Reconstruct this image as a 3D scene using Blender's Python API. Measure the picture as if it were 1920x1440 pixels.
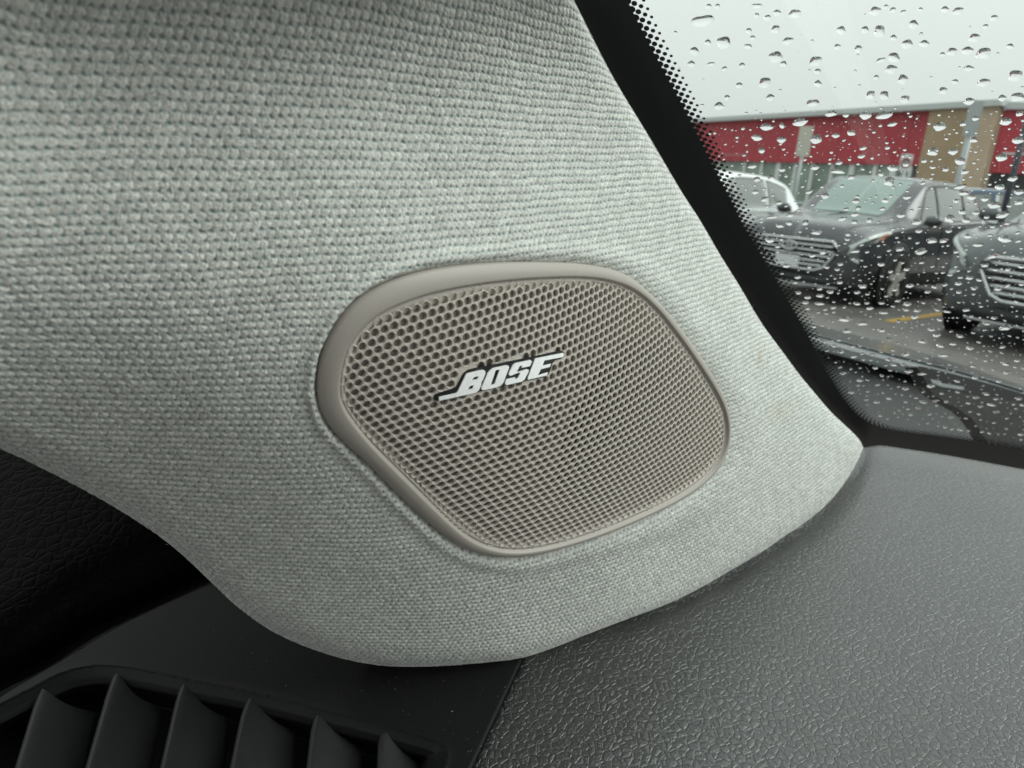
import bpy, bmesh, math, random
import numpy as np
from mathutils import Matrix, Vector
from mathutils.geometry import tessellate_polygon
R = math.radians
random.seed(7); rng = np.random.default_rng(7)
SC = bpy.context.scene
for o in list(bpy.data.objects): bpy.data.objects.remove(o)

# ------------------------------------------------------------------ camera
FPX = 1387.0
PITCH, ROLL, CH = R(15.6), R(5.1), 1.22
fwd = np.array([0, math.cos(PITCH), -math.sin(PITCH)])
_r0 = np.array([1., 0, 0]); _u0 = np.array([0, math.sin(PITCH), math.cos(PITCH)])
cr = _r0*math.cos(ROLL) + _u0*math.sin(ROLL)
cu = _u0*math.cos(ROLL) - _r0*math.sin(ROLL)
CAM = np.array([0, 0, CH])
camd = bpy.data.cameras.new('camera'); cam = bpy.data.objects.new('camera', camd)
SC.collection.objects.link(cam); SC.camera = cam
M = Matrix(((cr[0], cu[0], -fwd[0], 0), (cr[1], cu[1], -fwd[1], 0), (cr[2], cu[2], -fwd[2], CH), (0, 0, 0, 1)))
cam.matrix_world = M
camd.sensor_width = 36; camd.lens = 36*FPX/1920
camd.clip_start = 0.01; camd.clip_end = 600
camd.dof.use_dof = True; camd.dof.focus_distance = 0.24; camd.dof.aperture_fstop = 24

# ------------------------------------------------------------------ light
W = bpy.data.worlds.new("World"); SC.world = W; W.use_nodes = True
nt = W.node_tree; bg = nt.nodes['Background']
sky = nt.nodes.new('ShaderNodeTexSky'); sky.sky_type = 'NISHITA'; sky.sun_disc = False
SUN_EL, SUN_AZ = 40, 102          # azimuth clockwise from +Y
sky.sun_elevation = R(SUN_EL); sky.sun_rotation = R(SUN_AZ); sky.dust_density = 6; sky.air_density = 1.0
hs = nt.nodes.new('ShaderNodeHueSaturation'); hs.inputs['Saturation'].default_value = 0.12
cl = nt.nodes.new('ShaderNodeMix'); cl.data_type = 'RGBA'; cl.inputs[0].default_value = 0.80
cl.inputs[7].default_value = (7.75, 8.0, 7.9, 1)      # closed cloud cover
nt.links.new(sky.outputs[0], hs.inputs['Color']); nt.links.new(hs.outputs[0], cl.inputs[6])
# overcast sky: paler towards the zenith than at the horizon, as closed cloud cover is
tcw = nt.nodes.new('ShaderNodeTexCoord'); sx_ = nt.nodes.new('ShaderNodeSeparateXYZ'); nt.links.new(tcw.outputs['Generated'], sx_.inputs[0])
oc = nt.nodes.new('ShaderNodeMapRange'); oc.inputs[3].default_value = .94; oc.inputs[4].default_value = 1.9; nt.links.new(sx_.outputs['Z'], oc.inputs[0])
om = nt.nodes.new('ShaderNodeVectorMath'); om.operation = 'SCALE'; nt.links.new(cl.outputs[2], om.inputs[0]); nt.links.new(oc.outputs[0], om.inputs['Scale'])
nt.links.new(om.outputs[0], bg.inputs['Color']); bg.inputs['Strength'].default_value = 0.078
sl = bpy.data.lights.new('sun', 'SUN'); sl.energy = 1.1; sl.angle = R(45); sl.color = (1, .985, .96)
so = bpy.data.objects.new('sun', sl); SC.collection.objects.link(so)
sd = Vector((math.sin(R(SUN_AZ))*math.cos(R(SUN_EL)), math.cos(R(SUN_AZ))*math.cos(R(SUN_EL)), math.sin(R(SUN_EL))))
so.rotation_euler = sd.to_track_quat('Z', 'Y').to_euler(); so.location = (5, 5, 12)
SC.render.engine = 'CYCLES'
SC.cycles.max_bounces = 10; SC.cycles.transmission_bounces = 8; SC.cycles.transparent_max_bounces = 16
SC.view_settings.view_transform = 'Standard'; SC.view_settings.look = 'None'
SC.view_settings.exposure = 0.8; SC.view_settings.gamma = 1

# ------------------------------------------------------------------ helpers
def ray(x, y):
    x = np.asarray(x, float); y = np.asarray(y, float)
    return (x-960)[..., None]/FPX*cr - (y-720)[..., None]/FPX*cu + fwd
def unp(x, y, z): return CAM + ray(x, y)*np.asarray(z, float)[..., None]
def gp(x, y, h=0.0):
    d = ray(x, y); return CAM + d*((h-CH)/d[..., 2])[..., None]

def tag(o, label=None, cat=None, group=None, kind=None):
    if label: o['label'] = label
    if cat: o['category'] = cat
    if group: o['group'] = group
    if kind: o['kind'] = kind
    return o
def empty(name, loc, rz=0, **k):
    o = bpy.data.objects.new(name, None); SC.collection.objects.link(o)
    o.location = [float(v) for v in loc]; o.rotation_euler = (0, 0, rz); o.empty_display_size = .02
    return tag(o, **k)
def mesh(name, V, F, mat=None, parent=None, smooth=True, local=False, attrs=None, uv=None, **k):
    """V: world coordinates unless local. Top level: origin at the base of its box."""
    V = np.asarray(V, np.float64).reshape(-1, 3)
    off = np.zeros(3)
    if not local:
        if parent is None:
            lo, hi = V.min(0), V.max(0); off = np.array([(lo[0]+hi[0])/2, (lo[1]+hi[1])/2, lo[2]])
        else:
            p = parent; 
            while p is not None: off += np.array(p.location); p = p.parent
    me = bpy.data.meshes.new(name)
    if isinstance(F, np.ndarray):
        n = F.shape[1]; me.vertices.add(len(V)); me.vertices.foreach_set('co', (V-off).astype(np.float32).ravel())
        me.loops.add(F.size); me.loops.foreach_set('vertex_index', F.astype(np.int32).ravel())
        me.polygons.add(len(F)); me.polygons.foreach_set('loop_start', np.arange(0, F.size, n, dtype=np.int32))
        me.polygons.foreach_set('loop_total', np.full(len(F), n, np.int32))
        me.update(calc_edges=True)
    else:
        me.from_pydata([tuple(v) for v in (V-off)], [], [tuple(int(i) for i in f) for f in F])
    if attrs:
        for an, av in attrs.items():
            a = me.attributes.new(an, 'FLOAT', 'POINT'); a.data.foreach_set('value', av.astype(np.float32).ravel())
    if smooth: me.polygons.foreach_set('use_smooth', np.ones(len(me.polygons), bool))
    me.validate()
    if mat: me.materials.append(mat)
    o = bpy.data.objects.new(name, me); SC.collection.objects.link(o)
    if parent is not None: o.parent = parent
    elif not local: o.location = [float(v) for v in off]
    return tag(o, **k)
def grid_faces(nu, nv, closed_u=False):
    i = np.arange(nu if closed_u else nu-1); j = np.arange(nv-1)
    I, J = np.meshgrid(i, j, indexing='ij'); I2 = (I+1) % nu
    return np.stack([I*nv+J, I2*nv+J, I2*nv+J+1, I*nv+J+1], -1).reshape(-1, 4)
def resample(P, n, closed=False):
    P = np.asarray(P, float)
    if closed: P = np.vstack([P, P[:1]])
    d = np.r_[0, np.cumsum(np.hypot(*np.diff(P, axis=0).T))]
    t = np.linspace(0, d[-1], n+1)[:-1] if closed else np.linspace(0, d[-1], n)
    return np.stack([np.interp(t, d, P[:, 0]), np.interp(t, d, P[:, 1])], 1)
def smoothc(P, it=2, closed=False):
    P = np.asarray(P, float)
    for _ in range(it):
        if closed:
            Q = np.roll(P, -1, 0); P = np.stack([P*.75+Q*.25, P*.25+Q*.75], 1).reshape(-1, 2)
        else:
            A, B = P[:-1], P[1:]
            P = np.vstack([P[:1], np.stack([A*.75+B*.25, A*.25+B*.75], 1).reshape(-1, 2), P[-1:]])
    return P
def inside(poly, x, y):
    poly = np.asarray(poly); c = np.zeros(np.shape(x), bool); n = len(poly)
    for i in range(n):
        x1, y1 = poly[i]; x2, y2 = poly[(i+1) % n]
        if y1 == y2: continue
        c ^= ((y1 > y) != (y2 > y)) & (x < (x2-x1)*(y-y1)/(y2-y1)+x1)
    return c
def dist_poly(poly, x, y, closed=True):
    poly = np.asarray(poly); n = len(poly); D = np.full(np.shape(x), 1e9)
    nx_ = np.zeros(np.shape(x)); ny_ = np.zeros(np.shape(x))
    for i in range(n if closed else n-1):
        x1, y1 = poly[i]; x2, y2 = poly[(i+1) % n]; dx, dy = x2-x1, y2-y1; L2 = dx*dx+dy*dy+1e-12
        t = np.clip(((x-x1)*dx+(y-y1)*dy)/L2, 0, 1); qx, qy = x1+t*dx, y1+t*dy
        d = np.hypot(x-qx, y-qy); m = d < D; D = np.where(m, d, D)
        nx_ = np.where(m, qx-x, nx_); ny_ = np.where(m, qy-y, ny_)
    return D, nx_, ny_
def tess(polys):
    """polys: list of Nx2 loops (outer, holes). returns verts Nx2, tris"""
    loops = [[Vector((float(p[0]), float(p[1]), 0)) for p in q] for q in polys]
    tr = tessellate_polygon(loops)
    return np.vstack([np.asarray(q, float) for q in polys]), [tuple(t) for t in tr]
def subdiv(P, step, closed=True):
    P = np.asarray(P, float); out = []
    n = len(P)
    for i in range(n if closed else n-1):
        a, b = P[i], P[(i+1) % n]; k = max(1, int(np.hypot(*(b-a))/step))
        for t in range(k): out.append(a+(b-a)*t/k)
    if not closed: out.append(P[-1])
    return np.array(out)

def mat(name, col, rough=.5, metal=0, spec=.5, **k):
    m = bpy.data.materials.new(name); m.use_nodes = True; b = m.node_tree.nodes['Principled BSDF']
    b.inputs['Base Color'].default_value = (*col, 1); b.inputs['Roughness'].default_value = rough
    b.inputs['Metallic'].default_value = metal; b.inputs['Specular IOR Level'].default_value = spec
    for kk, v in k.items(): b.inputs[kk.replace('_', ' ')].default_value = v
    return m
def N(m, t, **k):
    n = m.node_tree.nodes.new(t)
    for a, v in k.items(): setattr(n, a, v)
    return n
def L(m, a, b): m.node_tree.links.new(a, b)
def noisy(m, scale, amt=.25, bump=0, bdist=.001, detail=4, rvar=0):
    """procedural tone variation, bump and roughness variation in object space"""
    b = m.node_tree.nodes['Principled BSDF']; tc = N(m, 'ShaderNodeTexCoord'); no = N(m, 'ShaderNodeTexNoise')
    no.inputs['Scale'].default_value = scale; no.inputs['Detail'].default_value = detail
    L(m, tc.outputs['Object'], no.inputs['Vector'])
    mx = N(m, 'ShaderNodeMix', data_type='RGBA', blend_type='MULTIPLY'); mx.inputs[0].default_value = 1
    mx.inputs[6].default_value = b.inputs['Base Color'].default_value[:]
    mr = N(m, 'ShaderNodeMapRange'); mr.inputs[1].default_value = .3; mr.inputs[2].default_value = .7
    mr.inputs[3].default_value = 1-amt; mr.inputs[4].default_value = 1+amt
    L(m, no.outputs[0], mr.inputs[0]); L(m, mr.outputs[0], mx.inputs[7]); L(m, mx.outputs[2], b.inputs['Base Color'])
    if rvar:
        r2 = N(m, 'ShaderNodeMapRange'); r0 = b.inputs['Roughness'].default_value
        r2.inputs[1].default_value = .3; r2.inputs[2].default_value = .7; r2.inputs[3].default_value = r0-rvar; r2.inputs[4].default_value = r0+rvar
        L(m, no.outputs[0], r2.inputs[0]); L(m, r2.outputs[0], b.inputs['Roughness'])
    if bump:
        bp = N(m, 'ShaderNodeBump'); bp.inputs['Strength'].default_value = bump; bp.inputs['Distance'].default_value = bdist
        L(m, no.outputs[0], bp.inputs['Height']); L(m, bp.outputs[0], b.inputs['Normal'])
    return m

# ------------------------------------------------------------------ materials
def fabric_mat():
    m = mat('knit fabric', (.6, .6, .6), .95, spec=.15, Sheen_Weight=.25, Sheen_Roughness=.5)
    b = m.node_tree.nodes['Principled BSDF']
    a = N(m, 'ShaderNodeAttribute', attribute_name='yarn_shade'); t = N(m, 'ShaderNodeAttribute', attribute_name='tone')
    tc = N(m, 'ShaderNodeTexCoord'); no = N(m, 'ShaderNodeTexNoise'); no.inputs['Scale'].default_value = 2600; no.inputs['Detail'].default_value = 3
    n2 = N(m, 'ShaderNodeTexNoise'); n2.inputs['Scale'].default_value = 25
    L(m, tc.outputs['Object'], no.inputs['Vector']); L(m, tc.outputs['Object'], n2.inputs['Vector'])
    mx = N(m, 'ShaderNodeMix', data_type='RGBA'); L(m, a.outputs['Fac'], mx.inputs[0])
    mx.inputs[6].default_value = (.30, .37, .365, 1); mx.inputs[7].default_value = (.68, .69, .645, 1)  # gap colour: ground thread with painted shade; then loop colour
    f1 = N(m, 'ShaderNodeMapRange'); f1.inputs[1].default_value = .3; f1.inputs[2].default_value = .7; f1.inputs[3].default_value = .70; f1.inputs[4].default_value = 1.18
    L(m, no.outputs[0], f1.inputs[0])
    mu = N(m, 'ShaderNodeMath', operation='MULTIPLY'); L(m, f1.outputs[0], mu.inputs[0]); L(m, t.outputs['Fac'], mu.inputs[1])
    mc = N(m, 'ShaderNodeMix', data_type='RGBA', blend_type='MULTIPLY'); mc.inputs[0].default_value = 1
    L(m, mx.outputs[2], mc.inputs[6]); L(m, mu.outputs[0], mc.inputs[7]); sa = N(m, 'ShaderNodeAttribute', attribute_name='stain'); ms = N(m, 'ShaderNodeMix', data_type='RGBA', blend_type='MULTIPLY'); L(m, sa.outputs['Fac'], ms.inputs[0])
    L(m, mc.outputs[2], ms.inputs[6]); ms.inputs[7].default_value = (.72, .58, .40, 1); L(m, ms.outputs[2], b.inputs['Base Color'])
    bp = N(m, 'ShaderNodeBump'); bp.inputs['Strength'].default_value = .6; bp.inputs['Distance'].default_value = .00022
    L(m, no.outputs[0], bp.inputs['Height']); L(m, bp.outputs[0], b.inputs['Normal'])
    return m
def leather_mat(name='grained leather', scale=370, col=(.008, .0083, .0086), rough=.38, strength=.8, dist=.00024, spec=1.):
    m = mat(name, col, rough, spec=spec); b = m.node_tree.nodes['Principled BSDF']
    tc = N(m, 'ShaderNodeTexCoord'); nz = N(m, 'ShaderNodeTexNoise'); nz.inputs['Scale'].default_value = scale*.55; nz.inputs['Detail'].default_value = 2
    L(m, tc.outputs['Object'], nz.inputs['Vector'])
    ad = N(m, 'ShaderNodeVectorMath', operation='MULTIPLY_ADD'); ad.inputs[1].default_value = (.22/scale,)*3
    L(m, nz.outputs['Color'], ad.inputs[0]); L(m, tc.outputs['Object'], ad.inputs[2])
    v = N(m, 'ShaderNodeTexVoronoi', feature='DISTANCE_TO_EDGE'); v.inputs['Scale'].default_value = scale
    v2 = N(m, 'ShaderNodeTexVoronoi', feature='DISTANCE_TO_EDGE'); v2.inputs['Scale'].default_value = scale*1.9
    L(m, ad.outputs[0], v.inputs['Vector']); L(m, ad.outputs[0], v2.inputs['Vector'])
    r1 = N(m, 'ShaderNodeMapRange', interpolation_type='SMOOTHSTEP'); r1.inputs[2].default_value = .13; L(m, v.outputs['Distance'], r1.inputs[0])
    r2 = N(m, 'ShaderNodeMapRange', interpolation_type='SMOOTHSTEP'); r2.inputs[2].default_value = .14; r2.inputs[4].default_value = .40; L(m, v2.outputs['Distance'], r2.inputs[0])
    rp = N(m, 'ShaderNodeMapRange', interpolation_type='SMOOTHSTEP'); rp.inputs[2].default_value = .42; rp.inputs[4].default_value = .7; L(m, v.outputs['Distance'], rp.inputs[0])
    s0 = N(m, 'ShaderNodeMath', operation='ADD'); L(m, r1.outputs[0], s0.inputs[0]); L(m, rp.outputs[0], s0.inputs[1])
    ng = N(m, 'ShaderNodeTexNoise'); ng.inputs['Scale'].default_value = 22; ng.inputs['Detail'].default_value = 5; L(m, tc.outputs['Object'], ng.inputs['Vector'])
    rg = N(m, 'ShaderNodeMapRange'); rg.inputs[1].default_value = .3; rg.inputs[2].default_value = .7; rg.inputs[3].default_value = rough-.06; rg.inputs[4].default_value = rough+.08
    L(m, ng.outputs[0], rg.inputs[0]); L(m, rg.outputs[0], b.inputs['Roughness'])
    s = N(m, 'ShaderNodeMath', operation='ADD'); L(m, s0.outputs[0], s.inputs[0]); L(m, r2.outputs[0], s.inputs[1])
    n3 = N(m, 'ShaderNodeTexNoise'); n3.inputs['Scale'].default_value = scale*6; n3.inputs['Detail'].default_value = 2; L(m, tc.outputs['Object'], n3.inputs['Vector'])
    s2 = N(m, 'ShaderNodeMath', operation='MULTIPLY_ADD'); s2.inputs[1].default_value = .25; L(m, n3.outputs[0], s2.inputs[0]); L(m, s.outputs[0], s2.inputs[2])
    bp = N(m, 'ShaderNodeBump'); bp.inputs['Strength'].default_value = strength; bp.inputs['Distance'].default_value = dist
    L(m, s2.outputs[0], bp.inputs['Height']); L(m, bp.outputs[0], b.inputs['Normal'])
    return m
M_fab = fabric_mat(); M_leather = leather_mat(); M_leather.node_tree.nodes['Principled BSDF'].inputs['Coat Weight'].default_value = 1; M_leather.node_tree.nodes['Principled BSDF'].inputs['Coat Roughness'].default_value = .38
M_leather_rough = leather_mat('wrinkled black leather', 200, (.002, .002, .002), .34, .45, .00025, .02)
M_plast = noisy(mat('warm grey plastic', (.38, .35, .315), .42, spec=.45), 2500, .04, .12, .0001, rvar=.05)
M_grille = noisy(mat('grille plastic', (.54, .50, .45), .5, spec=.4), 1500, .04, .1, .0001)
M_back = mat('grille backing', (.26, .235, .21), .7)
M_cone = mat('speaker cone', (.012, .011, .010), .8)
M_badge = mat('badge black', (.012, .012, .012), .35)
M_silver = noisy(mat('brushed silver', (.96, .97, .97), .35, metal=.0), 900, .06, .25, .0001)
M_blade = noisy(mat('vent blade plastic', (.017, .018, .018), .5, spec=.3), 900, .15, .15, .00008)
M_black = noisy(mat('vent plastic', (.009, .0095, .0095), .5, spec=.12), 900, .15, .15, .00008)
M_seal = mat('black ceramic', (.050, .054, .054), .5)
M_lining = mat('headliner', (.68, .68, .64), .9)

def glass_mat():
    m = bpy.data.materials.new('windshield glass'); m.use_nodes = True; t = m.node_tree; t.nodes.clear()
    o = t.nodes.new('ShaderNodeOutputMaterial'); tr = t.nodes.new('ShaderNodeBsdfTransparent'); tr.inputs[0].default_value = (.87, .90, .885, 1)
    g = t.nodes.new('ShaderNodeBsdfGlossy'); g.inputs['Roughness'].default_value = .02
    lw = t.nodes.new('ShaderNodeLayerWeight'); lw.inputs[0].default_value = .5
    pw = t.nodes.new('ShaderNodeMath'); pw.operation = 'POWER'; pw.inputs[1].default_value = 5; t.links.new(lw.outputs['Facing'], pw.inputs[0])
    ma = t.nodes.new('ShaderNodeMath'); ma.operation = 'MULTIPLY_ADD'; ma.inputs[1].default_value = .32; ma.inputs[2].default_value = .025; t.links.new(pw.outputs[0], ma.inputs[0])
    mx = t.nodes.new('ShaderNodeMixShader'); t.links.new(ma.outputs[0], mx.inputs[0]); t.links.new(tr.outputs[0], mx.inputs[1]); t.links.new(g.outputs[0], mx.inputs[2])
    t.links.new(mx.outputs[0], o.inputs[0]); return m
M_glass = glass_mat()
def water_mat():
    m = bpy.data.materials.new('rain water'); m.use_nodes = True; t = m.node_tree; t.nodes.clear()
    o = t.nodes.new('ShaderNodeOutputMaterial'); g = t.nodes.new('ShaderNodeBsdfGlass'); g.inputs['IOR'].default_value = 1.33; g.inputs['Roughness'].default_value = 0
    t.links.new(g.outputs[0], o.inputs[0]); return m
M_water = water_mat()
CF_c = np.array([-1.68492, 0.197342, 0.311386, 0.101466, -0.209855, 0.440061, -0.241732, 0.00134045, 0.110881, 0.323262, 0.0302784, 0.0616423, 0.0948555, -0.00652766, -0.0480463])
CF_fu = np.array([0, 10.392, 3.66294, -9.06838, -5.09761, 75.4059, 1.18713, 5.87093, -1.45414, 41.7408, -19.7006, -0.389986, 25.904, -10.4364, 8.48147])
CF_fv = np.array([0, 52.9208, 15.0197, 15.574, 9.24694, 13.6014, 19.3558, -15.5104, -10.186, 17.0866, 30.23, 4.75071, 9.28288, 9.73842, 1.89947])
CF_gu = np.array([0, -7.20722, 9.20079, 12.3078, -10.8453, 46.3847, -8.6057, 28.8475, 29.9325, 27.3048, -16.9397, 22.3878, 47.3497, 9.39462, -0.583996])
CF_gv = np.array([0, 46.4697, 19.332, 24.9489, -4.68672, 19.0258, 10.7688, 4.671, 48.509, 10.3657, 2.57831, 32.1391, 25.7309, 5.14359, 15.6157])

# ------------------------------------------------------------------ the pillar trim surface
def mono(x, y):
    X = (x-900)/800; Y = (y-700)/700
    return [X**i*Y**j for i in range(5) for j in range(5-i)]
def pol(cf, x, y): return sum(c*m for c, m in zip(cf, mono(x, y)))
def depth(x, y): return np.exp(pol(CF_c, x, y))
def S0(x, y): return unp(x, y, depth(x, y))
def Snorm(x, y):
    a = S0(x+.5, y)-S0(x-.5, y); b = S0(x, y+.5)-S0(x, y-.5)
    n = np.cross(b, a); n /= np.linalg.norm(n, axis=-1, keepdims=True)
    s = np.sign(np.sum(n*(CAM-S0(x, y)), -1, keepdims=True)); return n*s
def S(x, y, h=0.):
    x = np.asarray(x, float); y = np.asarray(y, float)
    return S0(x, y)+Snorm(x, y)*np.broadcast_to(np.asarray(h, float), x.shape)[..., None]

E_right = np.array([(1038, -80), (1075, 0), (1112, 73), (1146, 138), (1190, 213), (1221, 263), (1255, 318), (1286, 372), (1312, 411), (1369, 506), (1425, 600), (1464, 655), (1507, 711), (1549, 763), (1588, 800), (1612, 824), (1619, 838)], float)
E_bot = np.array([(-80, 805), (26, 850), (75, 875), (146, 912), (227, 957), (292, 998), (339, 1035), (406, 1102), (443, 1136), (500, 1178), (560, 1208), (625, 1231), (680, 1243), (729, 1249), (833, 1250), (911, 1244), (985, 1234), (1108, 1187), (1262, 1129), (1358, 1079), (1462, 1012), (1525, 971), (1577, 916), (1605, 872), (1619, 838)], float)
O_ = [(75,620),(85,520),(110,440),(160,340),(230,250),(330,180),(450,130),(600,95),(750,78),(900,70),(1050,70),(1200,75),(1320,95),(1400,125),(1450,160),(1510,215),(1580,290),(1650,380),(1720,480),(1790,590),(1835,680),(1848,760),(1845,840),(1825,910),(1780,980),(1700,1050),(1600,1110),(1450,1180),(1300,1240),(1150,1290),(1030,1320),(940,1332),(840,1332),(740,1310),(660,1270),(570,1200),(470,1110),(370,1010),(280,920),(190,840),(125,770),(90,700)]
M_ = [(170,610),(180,520),(200,450),(240,380),(310,310),(400,260),(520,215),(650,185),(800,160),(950,145),(1080,138),(1200,136),(1300,145),(1390,170),(1460,210),(1530,275),(1600,360),(1680,470),(1760,590),(1810,680),(1832,760),(1830,840),(1808,905),(1765,970),(1690,1035),(1590,1095),(1440,1165),(1290,1225),(1150,1270),(1030,1298),(940,1308),(860,1303),(780,1280),(710,1240),(630,1170),(530,1070),(430,970),(330,870),(260,790),(200,710),(178,660)]
H_ = [(190,600),(197,530),(215,470),(250,400),(310,340),(390,290),(500,245),(620,215),(800,180),(950,162),(1100,152),(1250,152),(1350,165),(1420,190),(1490,240),(1560,320),(1640,420),(1720,540),(1790,660),(1822,760),(1822,840),(1800,900),(1755,962),(1680,1028),(1580,1085),(1430,1155),(1290,1212),(1150,1258),(1030,1285),(940,1295),(870,1290),(790,1262),(710,1215),(630,1150),(530,1050),(430,950),(330,850),(265,780),(215,710),(195,650)]
def crop2px(P): return np.array([(560+a/2.2857, 460+b/2.2857) for a, b in P])
CX, CY = 985., 765.
def polar(P, n=720):
    P = smoothc(crop2px(P), 3, True); an = np.unwrap(np.arctan2(P[:, 1]-CY, P[:, 0]-CX)); r = np.hypot(P[:, 0]-CX, P[:, 1]-CY)
    if an[-1] < an[0]: an = an[::-1]; r = r[::-1]
    th = np.linspace(0, 2*np.pi, n, endpoint=False)
    return np.stack([CX+0*th, CY+0*th], 1)+np.interp((th-an[0]) % (2*np.pi), an-an[0], r, period=2*np.pi)[:, None]*np.stack([np.cos(th), np.sin(th)], 1)
PO, PM, PH = polar(O_), polar(M_), polar(H_)

def build_fabric():
    nu, nv = 1040, 780
    s = np.linspace(0, 1, nu); s = s**.86; t = np.linspace(0, 1, nv)
    top = resample([(-80, -80), (1038, -80)], 4000); bot = resample(smoothc(E_bot, 2), 4000)
    lef = resample([(-80, -80), (-80, 805)], 4000); rig = resample(smoothc(E_right, 2), 4000)
    def at(c, u): k = u*3999; return np.stack([np.interp(k, np.arange(4000), c[:, 0]), np.interp(k, np.arange(4000), c[:, 1])], -1)
    T, B, Lf, Rg = at(top, s)[:, None], at(bot, s)[:, None], at(lef, t)[None], at(rig, t)[None]
    s_, t_ = s[:, None, None], t[None, :, None]
    P = (1-t_)*T+t_*B+(1-s_)*Lf+s_*Rg-((1-s_)*(1-t_)*T[0]+s_*(1-t_)*T[-1]+(1-s_)*t_*B[0]+s_*t_*B[-1])
    x, y = P[..., 0], P[..., 1]
    # rolled edges: depth falls away and the cloth wraps round
    dB, bx, by = dist_poly(resample(smoothc(E_bot, 2), 160), x, y, False)
    dR, rx, ry = dist_poly(resample(smoothc(E_right, 2), 120), x, y, False)
    RB = np.interp(x, [-80, 300, 700, 985, 1200, 1620], [60, 60, 46, 26, 20, 26]); RR = 34.
    def roll(d, Rr):
        e = np.clip((Rr-d)/Rr, 0, .96); return Rr*(1-np.sqrt(1-e*e)), Rr*np.arcsin(e)-Rr*e
    zB, aB = roll(dB, RB); zR, aR = roll(dR, RR)
    z = depth(x, y); z = z+(zB+zR)*z/FPX*.9
    ux = x+np.where(dB > .5, bx/np.maximum(dB, .5), 0)*aB+np.where(dR > .5, rx/np.maximum(dR, .5), 0)*aR
    uy = y+np.where(dB > .5, by/np.maximum(dB, .5), 0)*aB+np.where(dR > .5, ry/np.maximum(dR, .5), 0)*aR
    U = pol(CF_fu, ux, uy); V = pol(CF_fv, ux, uy)
    wob = lambda a, b, k: np.sin(a*k[0]+b*k[1]+k[2])
    U = U+.05*wob(U, V, (.9, .35, 1))+.04*wob(U, V, (-.31, 1.3, 2)); V = V+.06*wob(U, V, (.33, .11, 0))+.05*wob(U, V, (1.1, -.4, 3))
    def vnoise(a, b, sd):
        g_ = np.random.default_rng(sd).random((257, 257)); a = np.abs(a+500) % 256; b = np.abs(b+500) % 256; i0, j0 = a.astype(int), b.astype(int); fa, fb = a-i0, b-j0
        fa = fa*fa*(3-2*fa); fb = fb*fb*(3-2*fb)
        return (g_[i0, j0]*(1-fa)+g_[i0+1, j0]*fa)*(1-fb)+(g_[i0, j0+1]*(1-fa)+g_[i0+1, j0+1]*fa)*fb-.5
    U0, V0_ = U, V
    U = U+.12*vnoise(U0*2.3, V0_*2.3, 5)+.10*vnoise(U0*5.1, V0_*5.1, 6); V = V+.12*vnoise(U0*2.3, V0_*2.3, 7)+.12*vnoise(U0*5.1, V0_*5.1, 8)
    J = np.floor(V).astype(int); Uo = U-.5*(J & 1); I = np.floor(Uo).astype(int)
    HT = rng.random((512, 512, 5))
    def cell(I, J):
        q = HT[I % 512, J % 512]; return q
    h = np.zeros_like(U); best = np.full_like(U, -1.); tone = np.ones_like(U)
    for dj in (-1, 0, 1):
        for di in (-1, 0, 1):
            JJ = J+dj; Uo2 = U-.5*(JJ & 1); II = np.floor(Uo2).astype(int)+di
            q = cell(II, JJ)
            a = (Uo2-II-.5)+.16*(q[..., 0]-.5); b = (V-JJ-.5)+.14*(q[..., 1]-.5)
            a = a+.20*b                                     # loops lean
            rad = np.abs(a/(.50+.07*(q[..., 2]-.5)))**2.3+np.abs(b/(.56+.08*(q[..., 3]-.5)))**2.1
            hh = np.sqrt(np.clip(1-rad, 0, 1))*(.85+.3*q[..., 4])
            pk = .38*np.exp(-((a+.12)**2/.02+(b+.34)**2/.03))+.26*np.exp(-((a-.2)**2/.015+(b+.1)**2/.04))  # crown of each loop
            hh = np.where(rad < 1.25, hh+pk*(hh > 0), hh)
            m = hh > best; best = np.where(m, hh, best); tone = np.where(m, .90+.2*q[..., 2], tone)
    # gaps between loops: sunk in shape, darkened in colour
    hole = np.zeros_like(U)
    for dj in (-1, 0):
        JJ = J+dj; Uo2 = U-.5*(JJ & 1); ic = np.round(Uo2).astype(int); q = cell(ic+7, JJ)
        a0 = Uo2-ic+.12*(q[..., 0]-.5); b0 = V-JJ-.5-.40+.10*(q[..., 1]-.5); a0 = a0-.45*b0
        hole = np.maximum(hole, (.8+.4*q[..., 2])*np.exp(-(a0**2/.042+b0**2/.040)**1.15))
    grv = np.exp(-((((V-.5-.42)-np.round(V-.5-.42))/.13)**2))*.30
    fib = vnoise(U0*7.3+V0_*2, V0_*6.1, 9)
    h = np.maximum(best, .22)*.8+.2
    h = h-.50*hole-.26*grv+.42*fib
    yarn_shade = np.clip(1-1.15*hole-.45*grv-np.clip(.30-best, 0, .3)*1.3, 0, 1)  # gap tint: blue-grey ground thread, with shade between the loops painted in
    tone = tone*(1+.34*fib)
    amp = .00040
    dO, _, _ = dist_poly(PO[::6], x, y)
    ins = inside(PO[::6], x, y); sd_ = np.where(ins, -dO, dO)
    wdip = np.interp(x, [600, 1100, 1400], [9, 15, 26]); dip = np.where(sd_ < wdip, -.0016*(1-np.clip(sd_, -6, wdip)/wdip)**2, 0)
    hump = .0007*np.exp(-((sd_-wdip*1.5)/(wdip*.9))**2)
    fade = np.clip((np.minimum(dB/8., dR/8.)), .25, 1)
    pos = unp(x, y, z)
    # normals of the rolled surface
    du = np.gradient(pos, axis=0); dv = np.gradient(pos, axis=1); n = np.cross(dv, du); n /= np.linalg.norm(n, axis=-1, keepdims=True)+1e-12
    n *= np.sign(np.sum(n*(CAM-pos), -1, keepdims=True))
    big = .00025*np.sin(U*.21+1)*np.sin(V*.17)
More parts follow.
